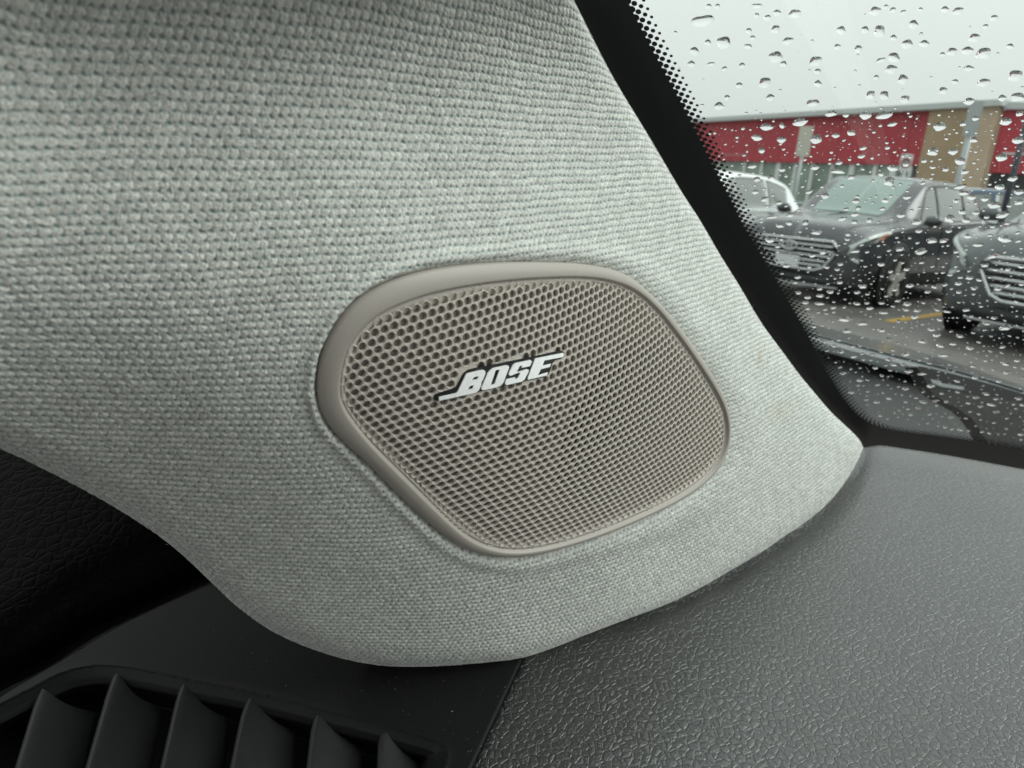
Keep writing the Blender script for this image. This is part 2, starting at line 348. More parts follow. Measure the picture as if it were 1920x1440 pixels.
    pos = pos+n*((h-.6)*amp*fade+dip+hump+big)[..., None]
    F = grid_faces(nu, nv)
    inner = (sd_ < -7).ravel(); F = F[~inner[F].all(1)]
    V3 = pos.reshape(-1, 3); yn = yarn_shade.ravel(); tn = tone.ravel()
    # return flanges behind bottom and right edges
    extraV = []; extraF = []; base = len(V3)
    def flange(idx, k0):
        p = V3[idx]; q1 = p+(p-CAM)/np.linalg.norm(p-CAM, axis=1, keepdims=True)*.006; q2 = q1+(q1-CAM)/np.linalg.norm(q1-CAM, axis=1, keepdims=True)*.012
        m = len(idx); a = k0+np.arange(m); b = a+m
        f1 = np.stack([idx[:-1], idx[1:], a[1:], a[:-1]], 1); f2 = np.stack([a[:-1], a[1:], b[1:], b[:-1]], 1)
        return np.vstack([q1, q2]), np.vstack([f1, f2])
    g = np.arange(nu*nv).reshape(nu, nv)
    v1, f1 = flange(g[:, -1], base); v2, f2 = flange(g[-1, :], base+len(v1))
    V3 = np.vstack([V3, v1, v2]); F = np.vstack([F, f1, f2])
    e = len(v1)+len(v2); st = np.r_[np.clip(.34*np.exp(-((x-1424)/5)**2-((y-668)/22)**2)+.22*np.exp(-((x-1462)/22)**2-((y-770)/16)**2)+.5*np.exp(-((x-1590)/8)**2-((y-905)/10)**2), 0, 1).ravel(), np.zeros(e)]; yn = np.r_[yn, np.ones(e)]; tn = np.r_[tn, np.ones(e)]
    return mesh('pillar_trim', V3, F, M_fab, attrs={'yarn_shade': yn, 'tone': tn, 'stain': st},
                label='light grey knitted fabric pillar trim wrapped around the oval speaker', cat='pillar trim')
trim = build_fabric()

# ------------------------------------------------------------------ the speaker
spk = empty('speaker', S(CX, CY, -.01), label='beige oval car speaker with perforated grille set into the grey fabric pillar', cat='speaker')
def ring(rings, n=720):
    """rings: list of (Nx2 px outline, height)"""
    V = np.stack([S(p[:, 0], p[:, 1], h) for p, h in rings], 1); return V.reshape(-1, 3), grid_faces(len(rings[0][0]), len(rings), True)
lerp = lambda a, b, t: a+(b-a)*t
def off(P, d): # outward offset in px from centre
    v = P-np.array([CX, CY]); r = np.hypot(v[:, 0], v[:, 1])[:, None]; return P+v/r*d
prof = [(off(PO, 1), -.004), (off(PO, 1), -.0010), (PO, -.0002)]
for t in (.06, .14, .25, .38, .52, .66, .78, .88, .95): prof.append((lerp(PO, PM, t), .0013*math.sin(math.pi*min(1, .12+t*.62))**.8-.00005+.0002*t))
prof += [(PM, .0007), (off(PM, -1.2), .0001), (off(PM, -2.6), .0000), (off(PM, -4.2), .0001), (off(PM, -5.2), .00015)]
V_, F_ = ring(prof); mesh('bezel', V_, F_, M_plast, spk)
PI2 = [(off(PM, -5.2), .00015), (lerp(off(PM, -5.2), off(PH, -2), .5), .00010), (off(PH, -1), .0), (off(PH, -5), -.0005), (off(PH, -10), -.0008), (off(PH, -14), -.0010)]
V_, F_ = ring(PI2); mesh('grille_border', V_, F_, M_grille, spk)

def inv_uv(u, v, it=12):
    x = np.full_like(u, 985.); y = np.full_like(u, 765.)
    for k in range(it):
        fu_, fv_ = pol(CF_gu, x, y)-u, pol(CF_gv, x, y)-v
        a = (pol(CF_gu, x+1, y)-pol(CF_gu, x-1, y))/2; b = (pol(CF_gu, x, y+1)-pol(CF_gu, x, y-1))/2
        c = (pol(CF_gv, x+1, y)-pol(CF_gv, x-1, y))/2; d = (pol(CF_gv, x, y+1)-pol(CF_gv, x, y-1))/2
        D = a*d-b*c; dx = (d*fu_-b*fv_)/D; dy = (-c*fu_+a*fv_)/D
        st = np.minimum(1, 120/np.maximum(1e-9, np.hypot(dx, dy))); x = x-dx*st; y = y-dy*st
    return x, y
ou, ov = pol(CF_gu, 710., 779.7), pol(CF_gv, 710., 779.7)
BADGE = [(200,772),(203,735),(222,712),(440,648),(468,590),(545,450),(700,415),(900,378),(1090,340),(1290,300),(1460,262),(1620,226),(1650,245),(1648,303),(1528,335),(1500,440),(1462,512),(1230,560),(985,615),(740,670),(500,725),(240,784)]
b2 = lambda P: np.array([(780+a/6., 620+b/6.) for a, b in P])
def build_grille():
    ii, jj = np.meshgrid(np.arange(-90, 91), np.arange(-70, 71), indexing='ij'); ii = ii.ravel().astype(float); jj = jj.ravel().astype(float)
    u = ou+ii+.5*jj; v = ov+jj
    m = (u > pol(CF_gu, 620., 700.)-12) & (u < pol(CF_gu, 1390., 760.)+45) & (np.abs(jj) < 60); u, v = u[m], v[m]
    x, y = inv_uv(u, v); ok = (np.hypot(pol(CF_gu, x, y)-u, pol(CF_gv, x, y)-v) < 1e-3) & (x > 600) & (x < 1400) & (y > 480) & (y < 1060)
    u, v, x, y = u[ok], v[ok], x[ok], y[ok]
    d, _, _ = dist_poly(PH[::6], x, y); sdd = np.where(inside(PH[::6], x, y), d, -d)
    k = sdd > -12; u, v, x, y, sdd = u[k], v[k], x[k], y[k], sdd[k]
    # local pitch in px decides how near the rim a hole may sit
    loc = np.interp(x, [640, 1000, 1365], [17, 13, 7])
    hole = sdd > -.12*loc; keep = hole | (sdd > 0); u, v, x, y, sdd, loc, hole = [q[keep] for q in (u, v, x, y, sdd, loc, hole)]
    bp = b2(BADGE); db, _, _ = dist_poly(bp, x, y); inb = inside(bp, x, y)
    hole &= ~(inb | (db < 1.5))
    NS = 24; th = np.arange(NS)*2*np.pi/NS
    rh = .5/np.cos((th+np.pi/6) % (np.pi/3)-np.pi/6)
    rings = [(rh, -.0006), (rh, .00016), (np.full(NS, .460), .00024), (np.full(NS, .435), .00022), (np.full(NS, .405), .00002), (np.full(NS, .39), -.0007)]
    def place(uc, vc, rr, h):
        U = uc[:, None]+rr*np.cos(th); Vv = vc[:, None]+rr*np.sin(th)/.8660254
        U2 = uc[:, None]+rr*(np.cos(th)); return U2, Vv
    # metric: u axis = a ; true position = (u*p, v*p*.866); angle th measured there
    Vs = []; 
    uh, vh = u[hole], v[hole]; n = len(uh)
    for rr, h in rings:
        U, Vv = place(uh, vh, rr, h); X, Y = inv_uv_fast(U, Vv, x[hole], y[hole]); Vs.append(S(X, Y, h))
    A = np.stack(Vs, 1)   # n,ring,NS,3
    nr = len(rings); base = np.arange(n)[:, None, None]*nr*NS+np.arange(nr-1)[None, :, None]*NS
    s = np.arange(NS)[None, None]; s2 = (s+1) % NS
    F = np.stack([base+s, base+s2, base+NS+s2, base+NS+s], -1).reshape(-1, 4)
    V3 = A.reshape(-1, 3)
    # plain cells
    uf, vf = u[~hole], v[~hole]; t6 = np.pi/6+np.arange(6)*np.pi/3; r6 = .5/np.cos(np.pi/6)
    U = uf[:, None]+r6*np.cos(t6); Vv = vf[:, None]+r6*np.sin(t6)/.8660254; X, Y = inv_uv_fast(U, Vv, x[~hole], y[~hole])
    P6 = S(X, Y, .00014).reshape(-1, 3); b6 = len(V3)+np.arange(len(uf))[:, None]*6
    Fq = np.vstack([F, b6+np.array([0, 1, 2, 3]), b6+np.array([0, 3, 4, 5])])
    print('holes', n, 'cells', len(uf))
    return mesh('grille', np.vstack([V3, P6]), Fq, M_grille, spk)
def inv_uv_fast(U, Vv, x0, y0):
    x = np.broadcast_to(x0[:, None], U.shape).copy(); y = np.broadcast_to(y0[:, None], U.shape).copy()
    for k in range(2):
        f1, f2 = pol(CF_gu, x, y)-U, pol(CF_gv, x, y)-Vv
        a = (pol(CF_gu, x+.5, y)-pol(CF_gu, x-.5, y)); b = (pol(CF_gu, x, y+.5)-pol(CF_gu, x, y-.5))
        c = (pol(CF_gv, x+.5, y)-pol(CF_gv, x-.5, y)); d = (pol(CF_gv, x, y+.5)-pol(CF_gv, x, y-.5)); D = a*d-b*c
        x = x-(d*f1-b*f2)/D; y = y-(-c*f1+a*f2)/D
    return x, y
build_grille()
# backing plate with the round opening over the tweeter
cu_, cv_ = pol(CF_gu, 1195., 825.), pol(CF_gv, 1195., 825.)
rr_ = math.hypot(pol(CF_gu, 1056., 850.)-cu_, (pol(CF_gv, 1056., 850.)-cv_)*.866)
th = np.linspace(0, 2*np.pi, 180, endpoint=False)
Uc = cu_+rr_*np.cos(th); Vc = cv_+rr_*np.sin(th)/.866
ux_, uy_ = inv_uv(Uc, Vc)
dmx = dist_poly(PH[::6], ux_, uy_)[0]; inn = inside(PH[::6], ux_, uy_)
cirp = np.stack([ux_, uy_], 1)
# parametrise the plate from the opening's rim to the outer contour
an = np.arctan2(uy_-825, ux_-1195); o2 = np.argsort(an)
PHb = off(PH, 2); an2 = np.arctan2(PHb[:, 1]-825, PHb[:, 0]-1195); o3 = np.argsort(an2)
th2 = np.linspace(-np.pi, np.pi, 360, endpoint=False)
def pr(an_, P, o): return np.interp(th2, an_[o], np.hypot(P[o, 0]-1195, P[o, 1]-825), period=2*np.pi)
rin = pr(an, cirp, o2); rout = pr(an2, PHb, o3); rin = np.minimum(rin, rout*.97)
mk = lambda r: np.stack([1195+r*np.cos(th2), 825+r*np.sin(th2)], 1)
V_, F_ = ring([(mk(rin), -.009), (mk(rin), -.0012)]+[(mk(lerp(rin, rout, t)), -.0010) for t in (.02, .25, .5, .75, 1)], 360)
mesh('backing_plate', V_, F_, M_back, spk)
V_, F_ = ring([(mk(rin*t), -.009-.006*(1-t)) for t in (1.02, .8, .55, .3, .28, .1, .01)], 360); mesh('cone', V_, F_, M_cone, spk)

def plate(name, loops, h0, h1, m, parent, bev=.00008, step=4., to=b2, surf=None, **k):
    surf = surf or S
    loops = [subdiv(to(q) if to else np.asarray(q, float), step) for q in loops]; P, T = tess(loops); n = len(P)
    c = P.mean(0)
    top = surf(P[:, 0], P[:, 1], h1); bot = surf(P[:, 0], P[:, 1], h0)
    F = [t for t in T]; s = 0
    for q in loops:
        m_ = len(q)
        for i in range(m_): F.append((s+i, s+(i+1) % m_, n+s+(i+1) % m_, n+s+i))
        s += m_
    o = mesh(name, np.vstack([top, bot]), F, m, parent, smooth=False, **k); return o
bc = b2([(900, 500)])[0]
badge = empty('badge', np.zeros(3)); badge.parent = spk
def finish_badge():
    pass
BADGE2 = [(a-(5 if a < 300 else 0)+(5 if a > 1600 else 0), b-(9 if (b < 750-.352*(a-200)) else 0)) for a, b in BADGE]
plate('badge_base', [smoothc(BADGE2, 1, True)], -.0006, .0005, M_badge, badge)
B_out = [(245,735),(430,695),(452,678),(548,480),(560,472),(700,440),(740,434),(760,445),(764,470),(738,540),(722,565),(716,590),(712,612),(690,660),(668,680),(630,692),(245,775)]
B_h1 = [(640,511),(690,501),(668,540),(608,550)]; B_h2 = [(590,612),(640,600),(616,644),(566,656)]
O_out = [(815,440),(850,415),(1000,383),(1024,388),(1028,410),(965,575),(935,610),(900,624),(750,658),(722,655),(720,630),(760,540),(790,468)]; O_h = [(878,436),(924,428),(866,592),(822,608)]
S_out = [(1268,324),(1286,340),(1262,392),(1168,412),(1178,384),(1146,392),(1118,452),(1135,458),(1225,428),(1247,432),(1247,455),(1200,545),(1170,565),(1010,602),(987,598),(985,572),(1000,540),(1100,518),(1096,540),(1122,532),(1156,470),(1140,462),(1045,500),(1025,490),(1030,465),(1068,385),(1095,362)]
E_out = [(1322,308),(1635,247),(1643,262),(1636,292),(1425,330),(1403,390),(1500,368),(1485,403),(1385,428),(1350,500),(1465,462),(1452,497),(1238,545),(1240,520)]
for nm, lp in (('letter', [B_out, B_h1, B_h2]), ('letter', [O_out, O_h]), ('letter', [S_out]), ('letter', [E_out])):
    plate(nm, lp, .0004, .00072, M_silver, badge)

# stray fibres and lint lying on the cloth
def fibres():
    V, F = [], []; r_ = np.random.default_rng(21)
    for k in range(420):
        x = r_.uniform(0, 1560); y = r_.uniform(0, 1220)
        if not inside(np.vstack([[(-80, -80)], E_right, E_bot[::-1]]), np.array(x), np.array(y)) or dist_poly(PO[::12], np.array(x), np.array(y))[0] < 12 or inside(PO[::12], np.array(x), np.array(y)): continue
        Ln = r_.uniform(6, 20)*float(np.interp(x, [0, 1500], [1.1, .6])); a = r_.uniform(0, 6.3); c = r_.normal(0, .9); t = np.linspace(-.5, .5, 7)
        px = x+Ln*(t*math.cos(a)-c*t*t*math.sin(a)); py = y+Ln*(t*math.sin(a)+c*t*t*math.cos(a)); P = S(px, py, .00032+.00025*np.cos(t*3))
        d = np.gradient(P, axis=0); d /= np.linalg.norm(d, axis=1, keepdims=True); n_ = np.cross(d, Snorm(px, py)); n2 = np.cross(d, n_); w = 1.6e-5
        b = len(V)*21
        V.append(np.stack([P+n_*w, P-n_*w*.5+n2*w*.9, P-n_*w*.5-n2*w*.9], 1).reshape(-1, 3))
        for i in range(6):
            for j in range(3): F.append((b+i*3+j, b+i*3+(j+1) % 3, b+i*3+3+(j+1) % 3, b+i*3+3+j))
    mesh('stray_fibres', np.vstack(V), np.array(F), M_fibre, trim, kind='stuff')
M_fibre = mat('fibre', (.75, .77, .74), .8)
fibres()

# ------------------------------------------------------------------ windshield
ALF, RAKE = R(20), R(40)
CARF = np.array([math.sin(ALF), math.cos(ALF), 0]); CARL = np.array([math.cos(ALF), -math.sin(ALF), 0])
GN = CARF*math.sin(RAKE)+np.array([0, 0, 1])*math.cos(RAKE); GS = -CARF*math.cos(RAKE)+np.array([0, 0, 1])*math.sin(RAKE)
GB = unp(1650., 815., .54)
def gl(x, y, off_=0.):
    d = ray(x, y); t = ((GB-CAM)@GN)/(d@GN); return CAM+d*t[..., None]+GN*off_
def to_st(p): q = p-GB; return np.stack([q@CARL, q@GS], -1)
def from_st(st, o=0.): st = np.asarray(st, float); return GB+st[..., :1]*CARL+st[..., 1:2]*GS+GN*o
ws = empty('windshield', GB, label='rain-spotted windshield glass with a black dotted border, right of the fabric pillar', cat='windshield')
edge = np.array([(1110, -140), (1176, -2), (1216, 78), (1247, 135), (1287, 208), (1320, 273), (1346, 328), (1372, 374), (1387, 409), (1440, 495), (1485, 574), (1521, 637), (1545, 684), (1566, 722), (1590, 757), (1612, 780), (1640, 796), (1675, 806), (1746, 815), (1830, 826), (1920, 840), (2060, 862)], float)
edge = smoothc(edge, 2)
est = to_st(gl(edge[:, 0], edge[:, 1]))
# glass slab in its own plane
g0 = np.array([(-.35, -.10), (1.25, -.10), (1.15, .78), (-.62, .78)])
def slab(name, P, o0, o1, m, parent, **k):
    V = np.vstack([from_st(P, o0), from_st(P, o1)]); n = len(P)
    _, T = tess([P]); F = [tuple(t) for t in T]+[tuple(n+i for i in t[::-1]) for t in T]+[(i, (i+1) % n, n+(i+1) % n, n+i) for i in range(n)]
    return mesh(name, V, F, m, parent, smooth=False, **k)
slab('glass', g0, .0, .0002, M_glass, ws)
# solid ceramic band: from the edge outwards (to the left and below)
out = [(-.62, .78), (-.35, -.10), (1.25, -.10)]
poly = np.vstack([est[:, :], [(1.25, est[-1, 1]-.02)], [(1.25, -.10)], [(-.35, -.10)], [(-.62, .78)], [(est[0, 0], .78)]])
slab('ceramic_band', poly, -.0008, -.0004, M_seal, ws)
# dots of the ceramic border
rs = resample(est, 4000); seg = np.hypot(*np.diff(rs, axis=0).T); cum = np.r_[0, np.cumsum(seg)]
pt, rad = [], []
PD = .0039
nrm = np.gradient(rs, axis=0); nrm = np.stack([nrm[:, 1], -nrm[:, 0]], 1); nrm /= np.linalg.norm(nrm, axis=1, keepdims=True)
if (nrm@np.array([1, 1])).mean() < 0: nrm = -nrm
for row, (o, r) in enumerate(((0., .00155), (.0021, .00118), (.0041, .00096), (.0061, .00068))):
    s = (PD/2 if row % 2 else 0)
    while s < cum[-1]:
        i = min(len(rs)-1, int(np.searchsorted(cum, s))); pt.append(rs[i]+nrm[i]*o); rad.append(r); s += PD
a10 = np.arange(14)*2*np.pi/14
VV, FF = [], []
for p, r in zip(pt, rad):
    b = len(VV); VV += [tuple(p+np.array([math.cos(a), math.sin(a)])*r) for a in a10]; FF.append(tuple(range(b, b+14)))
mesh('ceramic_dots', from_st(VV, -.0006), FF, M_seal, ws, smooth=False, kind='stuff')
# rubber-black pinch strip between pillar trim and glass (fills the gap behind the trim)
er = resample(E_right, 60); o_ = np.array([(22, -6)])
pa = S(er[:, 0]-26, er[:, 1]+4, -.004); zz = pa-CAM
pb = gl(er[:, 0]+4, er[:, 1]-2, -.004)
Vs = np.stack([pa+(pa-CAM)*.06, lerp(pa, pb, .5)+(pa-CAM)*.05, pb], 1)
mesh('pillar_seal', Vs.reshape(-1, 3), grid_faces(60, 3), M_seal, None, label='narrow black rubber seal between the fabric pillar and the windshield', cat='seal')

# ------------------------------------------------------------------ raindrops
DR = '''1317,39,44,22 1357,81,27,23 1490,27,25,16 1457,25,15,12 1439,34,12,11 1419,30,10,9 1419,12,21,9 1329,13,11,10 1345,13,10,10 1454,56,17,15 1404,59,11,11 1411,72,11,9 1477,78,20,15 1402,88,16,9 1327,81,12,12 1302,97,16,16 1296,121,13,13 1333,121,16,7 1358,130,11,9 1391,124,12,11 1454,108,27,21 1469,121,13,11 1529,116,25,18 1533,135,12,11 1534,158,14,13 1434,156,22,20 1386,161,12,12 1444,184,16,13 1363,184,11,10 1348,200,19,15 1524,194,25,13 1500,230,28,15 1437,239,23,14 1466,236,10,12 1419,259,20,12 1465,263,16,13 1428,283,12,11 1530,262,22,17
1641,22,20,18 1661,14,10,9 1674,20,13,10 1693,24,12,8 1726,19,9,8 1772,19,15,12 1796,22,22,14 1864,35,15,11 1848,51,12,9 1713,47,18,16 1577,58,17,16 1622,57,14,14 1649,60,22,22 1675,72,13,11 1701,84,22,17 1733,83,18,14 1827,72,20,16 1894,88,14,10 1570,89,13,11 1609,93,14,15 1676,109,23,18 1651,114,20,8 1767,103,11,8 1785,98,19,15 1814,96,22,15 1844,101,29,20 1671,131,22,17 1816,129,18,11 1904,143,27,21 1693,150,18,19 1643,146,10,9 1791,154,13,9 1844,156,23,16 1768,171,17,13 1632,179,18,15 1658,180,17,17 1697,187,18,14 1817,191,20,14 1879,185,16,12 1908,183,27,16 1623,217,22,16 1658,217,30,15 1673,234,19,8 1762,238,25,16 1806,233,14,9 1886,229,21,15 1829,223,14,9 1826,263,19,10 1909,264,23,13 1912,214,16,10
1596,250,16,11 1567,255,15,9 1558,214,23,11 1586,217,12,8 1618,279,14,7 1615,294,14,8 1664,278,11,6 1749,285,22,16 1787,285,18,13 1801,303,22,13 1878,296,24,14 1528,315,15,10 1410,313,17,8 1571,322,29,9 1674,316,22,12 1699,309,13,9 1809,323,17,9 1667,341,21,17 1596,333,16,9 1446,334,14,9 1419,337,14,9 1800,351,23,9 1547,368,15,11 1416,361,13,8 1605,378,13,10 1609,391,11,8 1660,377,14,9 1822,370,19,12 1807,363,20,8 1847,374,16,9 1864,385,28,13 1880,404,27,11 1899,336,19,10 1875,352,19,10 1911,361,18,11 1911,380,20,10 1719,417,21,11 1781,411,21,15 1812,414,16,10 1805,398,16,10 1481,404,15,8 1447,408,24,5 1480,419,12,10 1510,418,14,10 1531,436,22,10 1602,417,14,8 1630,414,13,9
1884,449,28,13 1834,460,22,7 1727,472,24,12 1747,452,22,10 1687,468,16,8 1603,472,20,6 1543,473,15,10 1862,480,22,11 1723,434,13,8 1779,434,13,7 1584,599,27,10 1616,607,25,8 1657,587,21,5 1536,570,21,6 1631,579,13,6 1715,595,15,8 1685,603,10,6 1588,621,22,8 1653,620,15,7 1730,641,22,7 1764,649,17,7 1667,637,12,7 1770,667,25,6 1819,653,14,9 1885,683,19,6 1888,699,17,7 1886,615,27,10 1775,585,16,5 1812,582,17,6 1864,597,13,6 1729,702,20,4 1643,755,14,4 1596,737,14,4 1859,760,21,4'''
drops = [tuple(float(v) for v in q.split(',')) for q in DR.split()]
nlist = len(drops)
gpoly = np.array([(1190, 0), (1300, 200), (1400, 400), (1500, 580), (1560, 690), (1600, 745), (1650, 785), (1930, 828), (1930, 0)], float)
def far(x, y, w, D): return all(abs(x-a)/(.5*(w+c)+2) > 1 or abs(y-b)/(.28*(w+c)+2) > 1 for a, b, c, d in D)
tries = 0; want = 1150
small = []
while len(small) < want and tries < 90000:
    tries += 1; x = rng.uniform(1190, 1925); y = rng.uniform(0, 830)
    p = np.interp(y, [0, 200, 215, 400, 560, 830], [.02, .03, .25, .5, .95, 1.])
    if rng.random() > p or not inside(gpoly, x, y): continue
    w = float(np.clip(rng.lognormal(math.log(np.interp(y, [0, 400, 800], [3., 5.4, 6.8])), .55), 1.6, 22 if y > 430 else 8))
    if y > 300 and rng.random() < .22: w = float(rng.uniform(9, 17))
    h = w*np.interp(y, [0, 300, 600, 830], [.9, .62, .42, .30])*rng.uniform(.85, 1.15)
    if far(x, y, w, drops) and far(x, y, w, small): small.append((x, y, w, h))
specks = []
for _ in range(1300):
    x = rng.uniform(1240, 1925); y = rng.uniform(205, 820)
    if inside(gpoly, x, y): specks.append((x, y, rng.uniform(.9, 2.2), rng.uniform(.8, 1.5)))
def drop_geo(x, y, w, h, na, nr, seed, wide=False):
    r_ = np.random.default_rng(seed)
    tilt = 0 if y > 560 else R(-12*np.interp(x, [1200, 1650, 1920], [0, 1, 1.3])*np.interp(y, [0, 560], [1.2, .5]))
    tilt += r_.normal(0, .10)
    th = np.arange(na)*2*np.pi/na
    k2, k3, p2, p3 = r_.uniform(0, .09), r_.uniform(0, .05), r_.uniform(0, 6.3), r_.uniform(0, 6.3)
    rr = 1+k2*np.cos(2*th+p2)+k3*np.cos(3*th+p3)+(.06*np.cos(4*th+p2) if w > 12 else 0)
    if wide: rr = (1+.0*th)*(1-.30*np.exp(-((th-1.5*np.pi)/.55)**2)+.12*np.exp(-((th-.5*np.pi)/.5)**2))
    ex, ey = w/2*rr*np.cos(th), h/2*rr*np.sin(th)
    X = x+ex*math.cos(tilt)-ey*math.sin(tilt); Y = y+ex*math.sin(tilt)+ey*math.cos(tilt)
    c = to_st(gl(np.array([x]), np.array([y]), 0))[0]; rim = to_st(gl(X, Y, 0))
    size = np.sqrt(abs(np.linalg.det(np.cov((rim-c).T)*2)))**.5
    H = size*r_.uniform(.31, .38)*float(np.interp(y, [200, 700], [1, 1.3]))
    if w > 20: H *= .9
    pts = []
    sag = np.array([0, -1.])  # gravity pulls the crown down the glass
    for j in range(nr):
        f = 1-(j/nr)**1.4; hh = H*1.12*(1-f**2)**1.22 if f < 1 else 0
        st = c+(rim-c)*f+sag*size*.07*(1-f)
        pts.append(from_st(st, .0003+hh))
    top = from_st((c+sag*size*.07)[None], .0003+H); V = np.vstack(pts+[top, from_st(c[None], .0003)])
    F = []
    for j in range(nr-1):
        for i in range(na): F.append((j*na+i, j*na+(i+1) % na, (j+1)*na+(i+1) % na, (j+1)*na+i))
    t = nr*na
    for i in range(na): F.append(((nr-1)*na+i, (nr-1)*na+(i+1) % na, t)); F.append((i, t+1, (i+1) % na))
    # consistent outward winding
    return V, F
def orient_drop(me):
    orient(me); n = np.zeros(len(me.polygons)*3); me.polygons.foreach_get('normal', n); n = n.reshape(-1, 3)@GN; me.polygons.foreach_set('use_smooth', n > -.9)
def orient(me):
    bm = bmesh.new(); bm.from_mesh(me); bmesh.ops.recalc_face_normals(bm, faces=bm.faces); bm.to_mesh(me); bm.free()
LMK = [(1317, 39, 'the bean-shaped drop'), (1454, 108, 'the big round sky drop'), (1649, 60, 'the tall sky drop'), (1844, 101, 'the largest upper right drop'), (1904, 143, 'the slanting drop at the right edge'), (1693, 160, 'the twin sky drops'),
 (1340, 212, 'the left end of the roof line'), (1560, 208, 'the middle of the roof line'), (1502, 262, 'the beige sign'), (1600, 262, 'the middle of the red wall'), (1693, 300, 'the no parking sign'), (1738, 240, 'the tan wall edge'), (1803, 240, 'the tall grey post'), (1872, 205, 'the roof corner'), (1905, 270, 'the dark lamp post'),
 (1400, 250, 'the dotted border by the red wall'), (1440, 360, 'the white car'), (1560, 340, 'the shop windows'), (1610, 370, 'the charcoal car windshield'), (1560, 420, 'the charcoal car hood'), (1610, 455, 'the charcoal car headlight'), (1490, 470, 'the charcoal car grille'), (1668, 530, 'the front wheel'), (1740, 400, 'the side mirror'), (1800, 360, 'the rear side window'), (1560, 530, 'the front bumper'),
 (1800, 330, 'the tan wall base'), (1900, 340, 'the dark wall base'), (1810, 460, 'the grey car headlight'), (1880, 490, 'the grey car grille'), (1880, 420, 'the grey car hood'), (1820, 590, 'the grey car tyre'), (1900, 590, 'the grey car bumper'), (1668, 603, 'the yellow line end'), (1750, 590, 'the yellow line'),
 (1600, 620, 'the open asphalt'), (1720, 650, 'the hood edge middle'), (1880, 660, 'the asphalt at the right edge'), (1560, 650, 'the hood edge left end'), (1760, 718, 'the small wiper clip'), (1900, 740, 'the black wiper cover'), (1620, 760, 'the lower left glass corner'), (1760, 790, 'the lower dotted border'), (1680, 740, 'the grey cowl')]
def where(x, y):
    d, lx, ly, n = min((math.hypot(x-a, y-b), a, b, c) for a, b, c in LMK)
    if d < 9: return 'right at '+n
    an = math.degrees(math.atan2(ly-y, x-lx)) % 360
    k = ['right of', 'above and right of', 'above', 'above and left of', 'left of', 'below and left of', 'below', 'below and right of'][int((an+22.5)//45) % 8]
    return ('close ' if d < 28 else '')+k+' '+n
small.sort(key=lambda q: -q[2]*q[3])
ind = drops+small[:298-len(drops)]
rest = small[298-len(drops):]
special = {0: 'widest bean-shaped raindrop at the top left of the glass against the sky'}
big = sorted(range(nlist), key=lambda i: -drops[i][2]*drops[i][3])[:14]
names = {(1454, 108): 'big round raindrop against the sky just left of a small one, above the red wall', (1357, 81): 'plump raindrop near the dotted border, below and right of the bean-shaped drop',
 (1844, 101): 'largest raindrop in the top right of the glass, against the sky', (1904, 143): 'large slanting raindrop against the sky at the right edge'}
for i, (x, y, w, h) in enumerate(ind):
    V, F = drop_geo(x, y, w, h, 44 if w > 12 else 28, 14 if w > 12 else 10, 100+i, wide=(i == 0))
    sz = 'large' if w*h > 260 else ('medium' if w*h > 110 else 'small')
    shp = 'wide flat' if w > 2.2*h else ('oval' if w > 1.35*h else 'rounded')
    lab = special.get(i) or names.get((int(x), int(y))) or '%s %s raindrop %s' % (sz, shp, where(x, y))
    o = mesh('raindrop', V, F, M_water, None, label=lab, cat='raindrop', group='raindrops on the windshield')
    orient_drop(o.data)
VV, FF, b = [], [], 0
for i, (x, y, w, h) in enumerate(rest+specks):
    V, F = drop_geo(x, y, w, h, 9 if w < 4 else 12, 3, 900+i); VV.append(V); FF += [tuple(k+b for k in f) for f in F]; b += len(V)
o = mesh('rain_spray', np.vstack(VV), FF, M_water, None, kind='stuff', label='fine spray of tiny water droplets scattered over the windshield', cat='rain spray'); orient_drop(o.data)

# ------------------------------------------------------------------ dashboard
bl = resample(E_bot[E_bot[:, 0] > 960], 40); zb = depth(bl[:, 0], bl[:, 1]); Rb = 24
Pb = unp(bl[:, 0], bl[:, 1], zb+Rb*.75*zb/FPX)
cP = Pb.mean(0); Uc_, Sc_, Vt = np.linalg.svd(Pb-cP)
# dashboard top: through the trim's lower edge, kept nearly level
A_ = np.c_[Pb[:, :2], np.ones(len(Pb))]; reg = np.diag([.09, .09, 0]); tgt = np.r_[Pb[:, 2], 0, 0, 0]
co = np.linalg.lstsq(np.vstack([A_, reg]), tgt, rcond=None)[0]
DN = np.array([-co[0], -co[1], 1.]); DN /= np.linalg.norm(DN); D0 = np.array([cP[0], cP[1], cP[0]*co[0]+cP[1]*co[1]+co[2]])-DN*.0015
print('dash normal', DN, 'resid', (Pb@DN-D0@DN).round(4)[::6])
def dash(x, y, off_=0.):
    d = ray(x, y); t = ((D0-CAM)@DN)/(d@DN); return CAM+d*t[..., None]+DN*np.asarray(off_)[..., None]
def coons(top, bot, lef, rig, nu, nv):
    T, B, Lf, Rg = [resample(c, n)[sl_] for c, n, sl_ in ((top, nu, (slice(None), None)), (bot, nu, (slice(None), None)), (lef, nv, (None,)), (rig, nv, (None,)))]
    s = np.linspace(0, 1, nu)[:, None, None]; t = np.linspace(0, 1, nv)[None, :, None]
    return (1-t)*T+t*B+(1-s)*Lf+s*Rg-((1-s)*(1-t)*T[0]+s*(1-t)*T[-1]+(1-s)*t*B[0]+s*t*B[-1])
etop = smoothc([(1250, 925), (1450, 868), (1560, 836), (1627, 831), (1661, 838), (1774, 854), (1920, 880), (2120, 915), (2500, 985)], 2)
Pd = coons(etop, [(760, 1700), (2500, 1900)], [(1250, 925), (1000, 1180), (850, 1400), (760, 1700)], [(2500, 985), (2500, 1900)], 260, 200)
